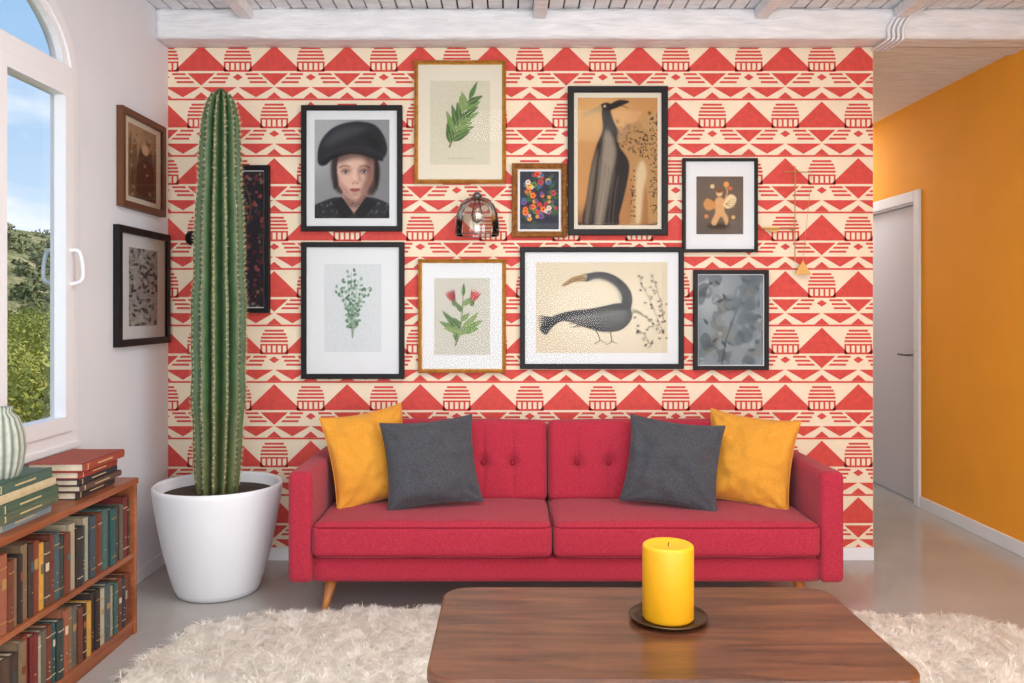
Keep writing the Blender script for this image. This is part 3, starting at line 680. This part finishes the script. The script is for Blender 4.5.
# ---------------------------------------------------------------- sofa
SX0,SX1=-0.862,1.317
so=grp('sofa',(0.22,3.58,0))
cushion('arm_left',(SX0+0.047,3.585,0.348),(0.047,0.335,0.218),0.022,M['sofa'],so,(6,30,20))
cushion('arm_right',(SX1-0.047,3.585,0.348),(0.047,0.335,0.218),0.022,M['sofa'],so,(6,30,20))
cushion('base_rail',(0.2275,3.585,0.178),(1.0,0.315,0.048),0.012,M['sofa'],so,(40,12,4))
cushion('back_frame',(0.2275,3.875,0.40),(0.99,0.05,0.27),0.02,M['sofa'],so,(40,4,12))
SM=0.175
def seatfn(q,u):
    if u.z>0: q.z+=0.012*(1-u.x**2)**.5*(1-u.y**2)**.5 if abs(u.x)<1 and abs(u.y)<1 else 0
    q.z+=0.003*mnoise.noise(q*7)
    return q
for nm,a,b_ in(('seat_cushion_left',SX0+0.095,SM-0.002),('seat_cushion_right',SM+0.002,SX1-0.095)):
    hx=(b_-a)/2; c=((a+b_)/2,3.515,0.298)
    cushion(nm,c,(hx,0.275,0.068),0.028,M['sofa'],so,(50,24,10),seatfn)
    for zz_ in(0.352,0.243):
        y0=c[1]-0.272; pts=[(a+0.012,3.76,zz_),(a+0.004,y0+0.05,zz_),(a+0.008,y0+0.012,zz_),(a+0.03,y0,zz_),(b_-0.03,y0,zz_),(b_-0.008,y0+0.012,zz_),(b_-0.004,y0+0.05,zz_),(b_-0.012,3.76,zz_)]
        tube(nm+'_piping_%d'%int(zz_*100),pts,0.0035,M['piping'],so)
BT=math.radians(-9)
btn={'l':[-0.62,-0.49,-0.36,-0.235,-0.11,0.02],'r':[0.305,0.445,0.585,0.725,0.865,1.0]}
for key,a,b_ in(('l',SX0+0.1,SM),('r',SM,SX1-0.1)):
    hx=(b_-a)/2; c=((a+b_)/2,3.735,0.528)
    def bf(q,u,key=key,c=c):
        X=q.x+c[0]
        if u.y<-0.5:
            edge=(max(0,1-u.x**2))**.5*(max(0,1-u.z**2))**.5
            q.y-=0.022*edge
            for bx in btn[key]:
                r2=(X-bx)**2+(q.z+0.01)**2
                q.y+=0.028*math.exp(-r2/0.0008)+0.009*math.exp(-((X-bx)/0.011)**2)*max(0,1-abs(u.z)**3)
        if u.z>0.5: q.z+=0.006*(1-u.x**2)
        return q
    cushion('back_cushion_'+key,c,(hx-0.002,0.06,0.178),0.03,M['sofa'],so,(150,6,44),bf,BT)
    R=Matrix.Rotation(BT,3,'X')
    for i,bx in enumerate(btn[key]):
        bm=bmesh.new(); bmesh.ops.create_uvsphere(bm,u_segments=16,v_segments=10,radius=0.011)
        for v in bm.verts: v.co.y*=.5; v.co=R@(v.co+Vector((bx-c[0],-0.056,-0.01)))+Vector(c)
        frombm('button_%s%d'%(key,i),bm,M['piping'],so,True)
for i,(x,y,dx,dy) in enumerate([(SX0+0.16,3.34,-0.03,-0.02),(SX1-0.16,3.34,0.03,-0.02),(SX0+0.16,3.84,-0.03,0.02),(SX1-0.16,3.84,0.03,0.02)]):
    V=[];n=16
    for (z,r,t_) in((0,0.012,1),(0.01,0.013,.93),(0.138,0.026,0)):
        for k in range(n): V.append((x+dx*t_+r*math.cos(6.2832*k/n),y+dy*t_+r*math.sin(6.2832*k/n),z))
    Fc=[(j*n+k,j*n+(k+1)%n,(j+1)*n+(k+1)%n,(j+1)*n+k) for j in range(2) for k in range(n)]+[tuple(range(n))[::-1],tuple(range(2*n,3*n))]
    addmesh('leg_%d'%(i+1),V,Fc,M['leg'],so,True)

def pillow(name,c,w,h,t_,mat,rx,ry,rz,seed):
    e=grp(name,c); n=44; V=[];Fc=[]
    R=(Matrix.Rotation(rz,3,'Z')@Matrix.Rotation(rx,3,'X')@Matrix.Rotation(ry,3,'Y'))
    def pt(i,j,s):
        u=-1+2*i/n; v=-1+2*j/n
        uu=math.sin(u*math.pi/2)*0.5+u*0.5; vv=math.sin(v*math.pi/2)*0.5+v*0.5
        x=uu*w/2*(1-0.09*(1-vv*vv)); z=vv*h/2*(1-0.09*(1-uu*uu))
        th=max(0,(1-uu**2)*(1-vv**2))**0.48*t_/2
        if z<0: th*=1.08
        nz=mnoise.noise(Vector((uu*2.0+seed,vv*2.0,s*3)))*0.020+mnoise.noise(Vector((uu*5+seed,vv*5,s*3)))*0.009
        for (ca,cb) in((1,1),(-1,1),(1,-1),(-1,-1)):
            du,dv=uu-ca,vv-cb; rr=math.hypot(du,dv); an=math.atan2(dv,du)
            nz+=0.007*math.sin(an*9+seed)*math.exp(-rr*1.6)*min(1,rr*3)
        return R@Vector((x,s*(th+(nz if 0<i<n and 0<j<n else 0)*min(1,th/0.02)),z))+Vector(c)
    idx={}
    for s in(-1,1):
        for i in range(n+1):
            for j in range(n+1):
                if s==1 and (i in(0,n) or j in(0,n)): idx[(s,i,j)]=idx[(-1,i,j)]; continue
                idx[(s,i,j)]=len(V); V.append(pt(i,j,s))
    for i in range(n):
        for j in range(n):
            q=(idx[(-1,i,j)],idx[(-1,i+1,j)],idx[(-1,i+1,j+1)],idx[(-1,i,j+1)]); Fc.append(q)
            q=(idx[(1,i,j)],idx[(1,i,j+1)],idx[(1,i+1,j+1)],idx[(1,i+1,j)]); Fc.append(q)
    addmesh('cover',V,Fc,mat,e,True)
    per=[idx[(-1,i,0)] for i in range(n)]+[idx[(-1,n,j)] for j in range(n)]+[idx[(-1,i,n)] for i in range(n,0,-1)]+[idx[(-1,0,j)] for j in range(n,0,-1)]
    tube('seam',[V[k] for k in per],0.0022,mat,e,cyclic=True)
r=math.radians
pillow('mustard_cushion',(-0.595,3.60,0.565),0.375,0.41,0.15,M['yellow_f'],r(-14),r(-7),r(28),1)
pillow('mustard_cushion.001',(1.035,3.585,0.555),0.385,0.395,0.15,M['yellow_f'],r(-14),r(5),r(-28),5)
pillow('charcoal_cushion',(-0.325,3.52,0.557),0.40,0.375,0.15,M['grey_f'],r(-20),r(-4),r(12),9)
pillow('charcoal_cushion.001',(0.695,3.52,0.553),0.40,0.375,0.15,M['grey_f'],r(-20),r(6),r(-12),14)

# ---------------------------------------------------------------- cactus in planter
cc=(-1.238,3.56)
ct=grp('potted_cactus',(cc[0],cc[1],0))
prof=[(0.145,0.0),(0.165,0.006),(0.178,0.03),(0.196,0.09),(0.222,0.19),(0.244,0.30),(0.257,0.38),(0.265,0.44),(0.265,0.456),(0.260,0.463),(0.251,0.460),(0.246,0.45),(0.241,0.415)]
lathe('planter',prof,M['pot'],ct,96,cc)
lathe('soil',[(0.240,0.40),(0.239,0.416),(0.15,0.422),(0.02,0.424)],M['soil'],ct,48,cc)
nr=13; NS=nr*14
zs=[0.40+i*(2.145-0.40)/150 for i in range(151)]
V=[];Fc=[];C=[]
def Rz(z):
    t_=(z-0.42)/(2.14-0.42)
    base=np.interp(t_,[0,0.06,0.2,0.38,0.6,0.8,0.92,0.97,0.99,1.0],[0.082,0.095,0.106,0.112,0.103,0.088,0.078,0.060,0.042,0.010])
    return base*(1+0.02*math.sin(z*17)+0.014*math.sin(z*31+1))
def off(z): return 0.004*math.sin(z*2.1)+0.002+0.014*(z-1.2), 0.004*math.sin(z*3)
for z in zs:
    R_=Rz(z); ox,oy=off(z)
    for i in range(NS):
        th=2*math.pi*i/NS; a=th+0.04*math.sin(z*2.4)
        g=abs(math.cos(nr*th/2)); 
        rr=R_*(0.58+0.44*g**0.85)
        V.append((cc[0]+ox+rr*math.cos(a),cc[1]+oy+rr*math.sin(a),z))
for j in range(len(zs)-1):
    for i in range(NS):
        Fc.append((j*NS+i,j*NS+(i+1)%NS,(j+1)*NS+(i+1)%NS,(j+1)*NS+i))
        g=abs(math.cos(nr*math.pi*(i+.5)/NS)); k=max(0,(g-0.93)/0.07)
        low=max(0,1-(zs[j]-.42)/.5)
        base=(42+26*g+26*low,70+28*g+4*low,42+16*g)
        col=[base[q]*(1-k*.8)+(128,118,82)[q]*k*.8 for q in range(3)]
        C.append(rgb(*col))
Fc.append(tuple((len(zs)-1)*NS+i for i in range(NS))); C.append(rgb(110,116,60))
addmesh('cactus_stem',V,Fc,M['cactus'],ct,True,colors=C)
SV=[];SF=[]
for kr in range(nr):
    z=0.46+0.01*(kr%3)
    while z<2.12:
        a=2*math.pi*kr/nr+0.04*math.sin(z*2.4); R_=Rz(z)*1.02; ox,oy=off(z)
        p=Vector((cc[0]+ox+R_*math.cos(a),cc[1]+oy+R_*math.sin(a),z)); nrm=Vector((math.cos(a),math.sin(a),0)); tg=Vector((-math.sin(a),math.cos(a),0))
        for s_ in range(8):
            d=(nrm*random.uniform(.3,1)+tg*random.uniform(-1,1)+Vector((0,0,random.uniform(-.9,.9)))).normalized()
            l=random.uniform(.010,.019); sd=d.cross(Vector((.3,.2,.9))).normalized()*0.0011; sd2=d.cross(sd).normalized()*0.0011
            b=len(SV); SV+=[p-nrm*.003+sd,p-nrm*.003-sd,p-nrm*.003+sd2,p+d*l]; SF+=[(b,b+1,b+3),(b+1,b+2,b+3),(b+2,b,b+3)]
        z+=0.024
addmesh('cactus_spines',SV,SF,M['spine'],ct)

# ---------------------------------------------------------------- bookcase
bc=grp('bookcase',(-1.5,2.5,0))
BX0,BX1,BY0,BY1=-1.614,-1.380,1.85,3.10
multibox('carcass',[(BX0,BX1,BY1-0.02,BY1,0.0,0.555),(BX0,BX1,BY0,BY0+0.02,0.0,0.555),(BX0,BX1+0.004,BY0-0.004,BY1+0.004,0.555,0.577),(BX0,BX1-0.003,BY0+0.02,BY1-0.02,0.285,0.303),(BX0,BX1-0.003,BY0+0.02,BY1-0.02,0.035,0.053),(BX0,BX0+0.008,BY0+0.02,BY1-0.02,0.053,0.555),(BX1-0.02,BX1-0.008,BY0+0.02,BY1-0.02,0.0,0.035)],M['shelfwood'],bc,0.0015)
pal=[(48,84,84),(64,100,96),(64,76,82),(112,60,42),(132,62,46),(196,150,66),(168,158,134),(98,96,84),(66,50,44),(86,112,108),(150,88,64),(58,66,60),(178,168,146),(112,42,40),(78,98,78),(50,62,70),(84,64,50),(74,88,92),(54,44,40),(128,104,78)]
class Bk:
    def __init__(s): s.V=[];s.F=[];s.C=[]
    def bx(s,x0,x1,y0,y1,z0,z1,c):
        b=len(s.V); s.V+=[(x0,y0,z0),(x1,y0,z0),(x1,y1,z0),(x0,y1,z0),(x0,y0,z1),(x1,y0,z1),(x1,y1,z1),(x0,y1,z1)]
        s.F+=[(b,b+3,b+2,b+1),(b+4,b+5,b+6,b+7),(b,b+1,b+5,b+4),(b+1,b+2,b+6,b+5),(b+2,b+3,b+7,b+6),(b+3,b,b+4,b+7)]; s.C+=[rgb(*c)]*6
def standing(B,y0,y1,zb,hmax):
    y=y0
    while y<y1-0.015:
        t_=random.uniform(.018,.038); t_=min(t_,y1-y); h=hmax*random.uniform(.84,1); xf=BX1-random.uniform(0.010,0.022); xb=xf-0.15
        c=random.choice(pal); c2=random.choice([(186,160,104),(204,192,164),(170,136,76)])
        B.bx(xb,xf-0.004,y,y+0.0022,zb,zb+h,c); B.bx(xb,xf-0.004,y+t_-0.0022,y+t_,zb,zb+h,c)
        n=5
        for k in range(n):
            a0=y+t_*k/n; a1=y+t_*(k+1)/n; bulge=0.004*math.sin(math.pi*(k+.5)/n); B.bx(xf-0.006,xf+bulge,a0,a1,zb,zb+h,c)
        B.bx(xb+.004,xf-.006,y+.0022,y+t_-.0022,zb+.003,zb+h-.005,(222,210,184))
        for fz in ((.14,.152),(.82,.832)) if random.random()<.5 else (): B.bx(xf,xf+.0046,y+t_*.1,y+t_*.9,zb+h*fz[0],zb+h*fz[1],c2)
        if random.random()<.45:
            f0=random.uniform(.5,.62); B.bx(xf,xf+.0047,y+t_*.25,y+t_*.75,zb+h*f0,zb+h*(f0+random.uniform(.08,.16)),c2 if random.random()<.5 else random.choice(pal))
        for k in range(3):
            if random.random()<.35: B.bx(xf,xf+.0045,y+t_*.4,y+t_*.6,zb+h*(.25+k*.07),zb+h*(.265+k*.07),c2)
        y+=t_+random.uniform(0.0004,.0018)
B=Bk(); standing(B,BY0+0.022,BY1-0.024,0.3032,0.222); standing(B,BY0+0.022,BY1-0.024,0.0532,0.205)
addmesh('books_on_shelves',B.V,B.F,M['books'],bc,colors=B.C)
def stack(name,y0,y1,cols,z0,th):
    B=Bk(); z=z0
    for k,c in enumerate(cols):
        t_=th*random.uniform(.85,1.2); j=random.uniform(-.012,.012); k2=random.uniform(-.01,.006); a,b_=y0+j,y1+j+k2*2; xf=-1.405+k2; xb=xf-0.185
        B.bx(xb,xf,a,b_,z,z+.003,c); B.bx(xb,xf,a,b_,z+t_-.003,z+t_,c)
        for q in range(4):
            B.bx(xf-.004,xf+.003*math.sin(math.pi*(q+.5)/4),a,b_,z+t_*q/4,z+t_*(q+1)/4,c)
        B.bx(xb+.004,xf-.004,a+.004,b_-.004,z+.003,z+t_-.003,(226,214,188))
        B.bx(xf,xf+.0036,a+(b_-a)*.32,b_-(b_-a)*.32,z+t_*.42,z+t_*.58,(196,176,130))
        B.bx(xf,xf+.0034,a+(b_-a)*.08,a+(b_-a)*.095,z+t_*.15,z+t_*.85,(196,176,130))
        z+=t_
    o=addmesh(name,B.V,B.F,M['books'],None,colors=B.C); return z
stack('book_stack',2.74,3.02,[(60,50,52),(96,72,64),(50,46,52),(150,58,48),(156,70,54)],0.5772,0.023)
zt=stack('book_stack.001',2.30,2.60,[(120,136,142),(90,98,76),(70,92,74),(196,180,146),(74,98,84)],0.5772,0.027)
def ribf(a,z): return 0.93+0.07*abs(math.cos(a*9))**.7
def ribc(a): g=abs(math.cos(a*9)); return rgb(92+92*g,104+84*g,92+84*g)
lathe('ribbed_vase',[(0.045,zt),(0.05,zt+.006),(0.062,zt+.04),(0.068,zt+.085),(0.064,zt+.13),(0.048,zt+.175),(0.03,zt+.19),(0.032,zt+.205),(0.026,zt+.204),(0.024,zt+.18)],vcol('striped_ceramic',0.5,mott=.1),None,144,(-1.475,2.42),ribf,True,ribc)

# ---------------------------------------------------------------- coffee table
TX0,TX1,TY0,TY1=-0.182,0.916,1.797,2.41
tb=grp('coffee_table',(0.37,2.1,0))
pts=[];rc=0.07
for (cx_,cy_,a0) in((TX1-rc,TY1-rc,0),(TX0+rc,TY1-rc,90),(TX0+rc,TY0+rc,180),(TX1-rc,TY0+rc,270)):
    for k in range(9):
        a=r(a0+90*k/8); pts.append((cx_+rc*math.cos(a),cy_+rc*math.sin(a)))
bm=bmesh.new(); n=len(pts)
lv=[(0.010,0.371),(0.0,0.377),(0,0.393),(0.003,0.398),(0.008,0.40)]
ringsv=[]
for ins,z in lv:
    rv=[]
    for (x,y) in pts:
        cx_,cy_=(TX0+TX1)/2,(TY0+TY1)/2; dx,dy=x-cx_,y-cy_; rv.append(bm.verts.new((cx_+dx*(1-ins/0.55),cy_+dy*(1-ins/0.31),z)))
    ringsv.append(rv)
for j in range(len(lv)-1):
    for k in range(n): bm.faces.new((ringsv[j][k],ringsv[j][(k+1)%n],ringsv[j+1][(k+1)%n],ringsv[j+1][k]))
bm.faces.new(ringsv[-1]); bm.faces.new(ringsv[0][::-1])
frombm('table_top',bm,M['walnut'],tb)
multibox('apron',[(TX0+.14,TX1-.14,TY0+.09,TY0+.108,.325,.371),(TX0+.14,TX1-.14,TY1-.108,TY1-.09,.325,.371),(TX0+.13,TX0+.148,TY0+.09,TY1-.09,.325,.371),(TX1-.148,TX1-.13,TY0+.09,TY1-.09,.325,.371)],M['walnut'],tb)
for i,(sx,sy) in enumerate([(-1,-1),(1,-1),(-1,1),(1,1)]):
    x=(TX0+TX1)/2+sx*0.42; y=(TY0+TY1)/2+sy*0.21
    tube('leg_%d'%(i+1),[(x,y,0.371),(x+sx*.045,y+sy*.03,0.012)],0.02,M['walnut'],tb,radii=[1,.55])

# candle
cp=(0.413,2.15)
pc=grp('candle_plate',(cp[0],cp[1],0.4))
lathe('plate',[(0.06,0.4005),(0.085,0.402),(0.098,0.412),(0.1005,0.4135),(0.099,0.4155),(0.083,0.407),(0.03,0.4055)],M['plate'],pc,64,cp)
cn=grp('pillar_candle',(cp[0],cp[1],0.406))
pr=[(0.062,0.4062),(0.0655,0.410),(0.0655,0.588),(0.064,0.594),(0.059,0.5975),(0.052,0.596),(0.03,0.591),(0.006,0.589)]
lathe('wax',pr,M['candle'],cn,64,cp)
tube('wick',[(cp[0],cp[1],0.587),(cp[0]+.001,cp[1],0.597),(cp[0]+.003,cp[1],0.601)],0.0012,M['black'],cn)

# ---------------------------------------------------------------- shaggy rug
RX0,RX1,RY0,RY1=-1.20,1.90,1.35,3.27
rug=grp('shaggy_rug',(0.3,2.4,0))
def edge(x,y):
    cx_,cy_=(RX0+RX1)/2,(RY0+RY1)/2; 
    wob=0.025*np.sin(x*5.1+y*3)+0.02*np.sin(y*8.3+x*2)+0.012*np.sin(x*17+y*13)
    u=np.abs(x-cx_)/((RX1-RX0)/2+wob); v=np.abs(y-cy_)/((RY1-RY0)/2+wob)
    return (u**12+v**12)**(1/12)
th=[2*math.pi*k/160 for k in range(160)]
cx_,cy_=(RX0+RX1)/2,(RY0+RY1)/2
out=[]
for t_ in th:
    lo,hi=0,3
    for _ in range(24):
        m_=(lo+hi)/2
        if edge(np.array(cx_+m_*math.cos(t_)),np.array(cy_+m_*math.sin(t_)))<0.99: lo=m_
        else: hi=m_
    out.append((cx_+lo*math.cos(t_),cy_+lo*math.sin(t_)))
n=len(out); V=[(x,y,0.001) for x,y in out]+[(x,y,0.018) for x,y in out]
addmesh('backing',V,[tuple(range(n,2*n)),tuple(range(n))[::-1]]+[(k,(k+1)%n,n+(k+1)%n,n+k) for k in range(n)],M['fur'],rug)
NST=300000
x=np.random.uniform(RX0-.05,RX1+.05,NST); y=np.random.uniform(RY0-.05,RY1+.05,NST); 
k=edge(x,y)<1.0; x=x[k];y=y[k];n=len(x)
def nz(x,y,s,p): return (np.sin(x*s+p)+np.sin(y*s*1.13+p*2.1)+np.sin((x+y)*s*.77+p*.7)+np.sin((x-y)*s*1.31+p*3.3))/4
ang=3.1416*(nz(x,y,17,0)*1.0+nz(x,y,43,2)*.8+nz(x,y,110,5)*.9)-1.2+np.random.normal(0,.45,n)
lean=np.clip(.85+.35*nz(x,y,37,4)+np.random.normal(0,.2,n),.2,1.5)
ln=0.036*np.random.uniform(.6,1.3,n)
dx=np.cos(ang)*lean; dy=np.sin(ang)*lean; dz=np.ones(n)*.7
nn=np.sqrt(dx**2+dy**2+dz**2); dx/=nn;dy/=nn;dz/=nn
sxv=-np.sin(ang);syv=np.cos(ang)
wd=0.0011
S=4; verts=np.zeros((n,S*2,3),dtype=np.float32)
for s_ in range(S):
    f=s_/(S-1); drop=-0.4*ln*f*f
    X=x+dx*ln*f*(1+.3*f); Y=y+dy*ln*f*(1+.3*f); Z=np.maximum(0.016+dz*ln*f+drop,0.004)
    w=wd*(1-.75*f)
    verts[:,s_*2,0]=X-sxv*w; verts[:,s_*2,1]=Y-syv*w; verts[:,s_*2,2]=Z
    verts[:,s_*2+1,0]=X+sxv*w; verts[:,s_*2+1,1]=Y+syv*w; verts[:,s_*2+1,2]=Z
base=np.arange(n,dtype=np.int32)[:,None]*(S*2)
fs=[]
for s_ in range(S-1): fs.append(np.concatenate([base+s_*2,base+s_*2+1,base+s_*2+3,base+s_*2+2],axis=1))
fs=np.stack(fs,axis=1).reshape(-1)
npmesh('pile',verts,fs,4,M['fur'],rug,True)

# ---------------------------------------------------------------- outdoors
def hillm():
    m=bpy.data.materials.new('dry_hillside'); m.use_nodes=True; nt=m.node_tree;N=nt.nodes;L=nt.links;b=N['Principled BSDF']; b.inputs['Roughness'].default_value=1; b.inputs['Specular IOR Level'].default_value=0.05
    tc=N.new('ShaderNodeTexCoord'); n=N.new('ShaderNodeTexNoise'); n.inputs['Scale'].default_value=0.7; n.inputs['Detail'].default_value=12; n.inputs['Roughness'].default_value=.8
    L.new(tc.outputs['Object'],n.inputs['Vector']); rp=N.new('ShaderNodeValToRGB'); e=rp.color_ramp.elements
    e[0].position=.40; e[0].color=rgb(84,94,62); e[1].position=.60; e[1].color=rgb(190,172,134); e.new(.5).color=rgb(134,132,92)
    L.new(n.outputs['Fac'],rp.inputs['Fac']); L.new(rp.outputs['Color'],b.inputs['Base Color']); return m
HM=hillm()
hill=grp('hillside',(-40,40,0))
gx=np.linspace(-95,-1.9,110); gy=np.linspace(-25,150,150)
V=[];Fc=[]
for i,X in enumerate(gx):
    for j,Y in enumerate(gy):
        s_=min(1,max(0,(abs(X)-9)/36)); s_=s_*s_*(3-2*s_)
        z=-0.45+8.3*s_+ (1.1*mnoise.noise(Vector((X*.05,Y*.05,0)))+.5*mnoise.noise(Vector((X*.2,Y*.2,3))))*min(1,abs(X)/12)
        V.append((X,Y,z))
for i in range(len(gx)-1):
    for j in range(len(gy)-1):
        a=i*len(gy)+j; Fc.append((a,a+1,a+len(gy)+1,a+len(gy)))
addmesh('terrain',V,Fc,HM,hill,True)
lm=vcol('shrub_leaves',0.8,spec=0.1)
pts_=[];cols=[]
def cluster(cx_,cy_,cz_,R_,num,ls,far=0):
    a=np.random.normal(size=(num,3)); a/=np.linalg.norm(a,axis=1)[:,None]; a[:,2]=np.abs(a[:,2])*1.0-.15
    rr=R_*(.8+.25*np.random.rand(num))*(1+.18*np.sin(a[:,0]*7+cx_)+.15*np.sin(a[:,1]*9+cy_))
    c=np.array([cx_,cy_,cz_])+a*rr[:,None]
    u=np.random.normal(size=(num,3)); u/=np.linalg.norm(u,axis=1)[:,None]; v=np.cross(u,a+.01); v/=np.linalg.norm(v,axis=1)[:,None]
    l=ls*(.6+.8*np.random.rand(num))[:,None]
    q=np.stack([c-u*l,c-v*l*.5,c+u*l,c+v*l*.5],axis=1); pts_.append(q)
    g=np.random.rand(num)[:,None]; tone=random.random()
    c0=np.array(rgb(112,126,58)[:3]); c1=np.array(rgb(192,184,94)[:3])
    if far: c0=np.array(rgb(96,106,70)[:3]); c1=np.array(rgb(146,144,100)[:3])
    cols.append(np.clip((c0+(c1-c0)*(.25+.35*tone+.4*g)),0,1))
for i in range(110):
    X=-random.uniform(4.6,16); Y=random.uniform(3,26); R_=random.uniform(.5,.9)+abs(X)*.03
    cluster(X,Y,-0.50+R_*.4+max(0,abs(X)-9)*.08,R_,1500,.035)
for i in range(330):
    X=-random.uniform(15,42); Y=random.uniform(12,85); R_=random.uniform(.3,.9); s_=min(1,max(0,(abs(X)-9)/36)); s_=s_*s_*(3-2*s_)
    cluster(X,Y,-0.45+8.3*s_,R_,160,.14,1)
Q=np.concatenate(pts_); CC=np.concatenate(cols); nq=len(Q)
npmesh('shrubs',Q,np.arange(nq*4),4,lm,hill,pcol=np.repeat(np.concatenate([CC,np.ones((nq,1))],axis=1),4,axis=0))

# ---------------------------------------------------------------- world & lights
w=bpy.data.worlds.new('sky'); scene.world=w; w.use_nodes=True; nt=w.node_tree;N=nt.nodes;L=nt.links
bg=N['Background']; tc=N.new('ShaderNodeTexCoord'); sp=N.new('ShaderNodeSeparateXYZ'); L.new(tc.outputs['Generated'],sp.inputs[0])
rp=N.new('ShaderNodeValToRGB'); e=rp.color_ramp.elements; e[0].position=0.0; e[0].color=rgb(196,212,228); e[1].position=.6; e[1].color=rgb(104,150,198)
e.new(.25).color=rgb(146,180,214); L.new(sp.outputs['Z'],rp.inputs['Fac'])
n=N.new('ShaderNodeTexNoise'); n.inputs['Scale'].default_value=3.2; n.inputs['Detail'].default_value=8; n.inputs['Roughness'].default_value=.55
mp=N.new('ShaderNodeMapping'); mp.inputs['Scale'].default_value=(1,1,3.2); L.new(tc.outputs['Generated'],mp.inputs[0]); L.new(mp.outputs[0],n.inputs['Vector'])
cr2=N.new('ShaderNodeValToRGB'); cr2.color_ramp.elements[0].position=.46; cr2.color_ramp.elements[1].position=.66; L.new(n.outputs['Fac'],cr2.inputs['Fac'])
mx=N.new('ShaderNodeMix'); mx.data_type='RGBA'; L.new(cr2.outputs['Color'],mx.inputs['Factor']); L.new(rp.outputs['Color'],mx.inputs['A']); mx.inputs['B'].default_value=rgb(222,226,232)
L.new(mx.outputs['Result'],bg.inputs['Color']); bg.inputs['Strength'].default_value=1.4
def area(name,loc,rot,sx,sy,power,col):
    l=bpy.data.lights.new(name,'AREA'); l.shape='RECTANGLE'; l.size=sx; l.size_y=sy; l.energy=power; l.color=col
    o=bpy.data.objects.new(name,l); o.location=loc; o.rotation_euler=rot; scene.collection.objects.link(o); return o
area('front_fill',(0.4,-2.6,1.35),(math.radians(90),0,0),3.1,1.9,132,(.95,.98,1))  # main fill, added just inside the assumed opening behind the camera
area('side_fill',(XO-0.01,-0.35,1.38),(0,math.radians(90),0),1.6,2.5,76,(.92,.96,1))  # cool fill for the left wall, placed in the added side opening
area('ceiling_fill',(0.3,1.9,2.53),(0,0,0),1.2,1.0,34,(1,.97,.92))  # unseen fill added overhead to even out brightness towards the back wall
area('hall_fill',(2.05,6.3,2.45),(0,0,0),.5,.8,14,(1,.97,.92))  # fill added out of view to brighten the orange hall wall
s=bpy.data.lights.new('sun','SUN'); s.energy=3.6; s.angle=.01; s.color=(1,.94,.84); o=bpy.data.objects.new('sun',s); scene.collection.objects.link(o)
o.rotation_euler=Vector((-.55,-.5,-.6)).to_track_quat('-Z','Y').to_euler(); o.location=(0,0,8)

cam=bpy.data.cameras.new('camera'); co=bpy.data.objects.new('camera',cam); scene.collection.objects.link(co)
co.location=(0,0,CH); co.rotation_euler=(math.radians(90),0,0); cam.sensor_width=36; cam.lens=F/1024*36; cam.shift_x=4/1024; cam.shift_y=-31.5/1024; cam.clip_start=.05; cam.clip_end=500
scene.camera=co
scene.view_settings.view_transform='Standard'
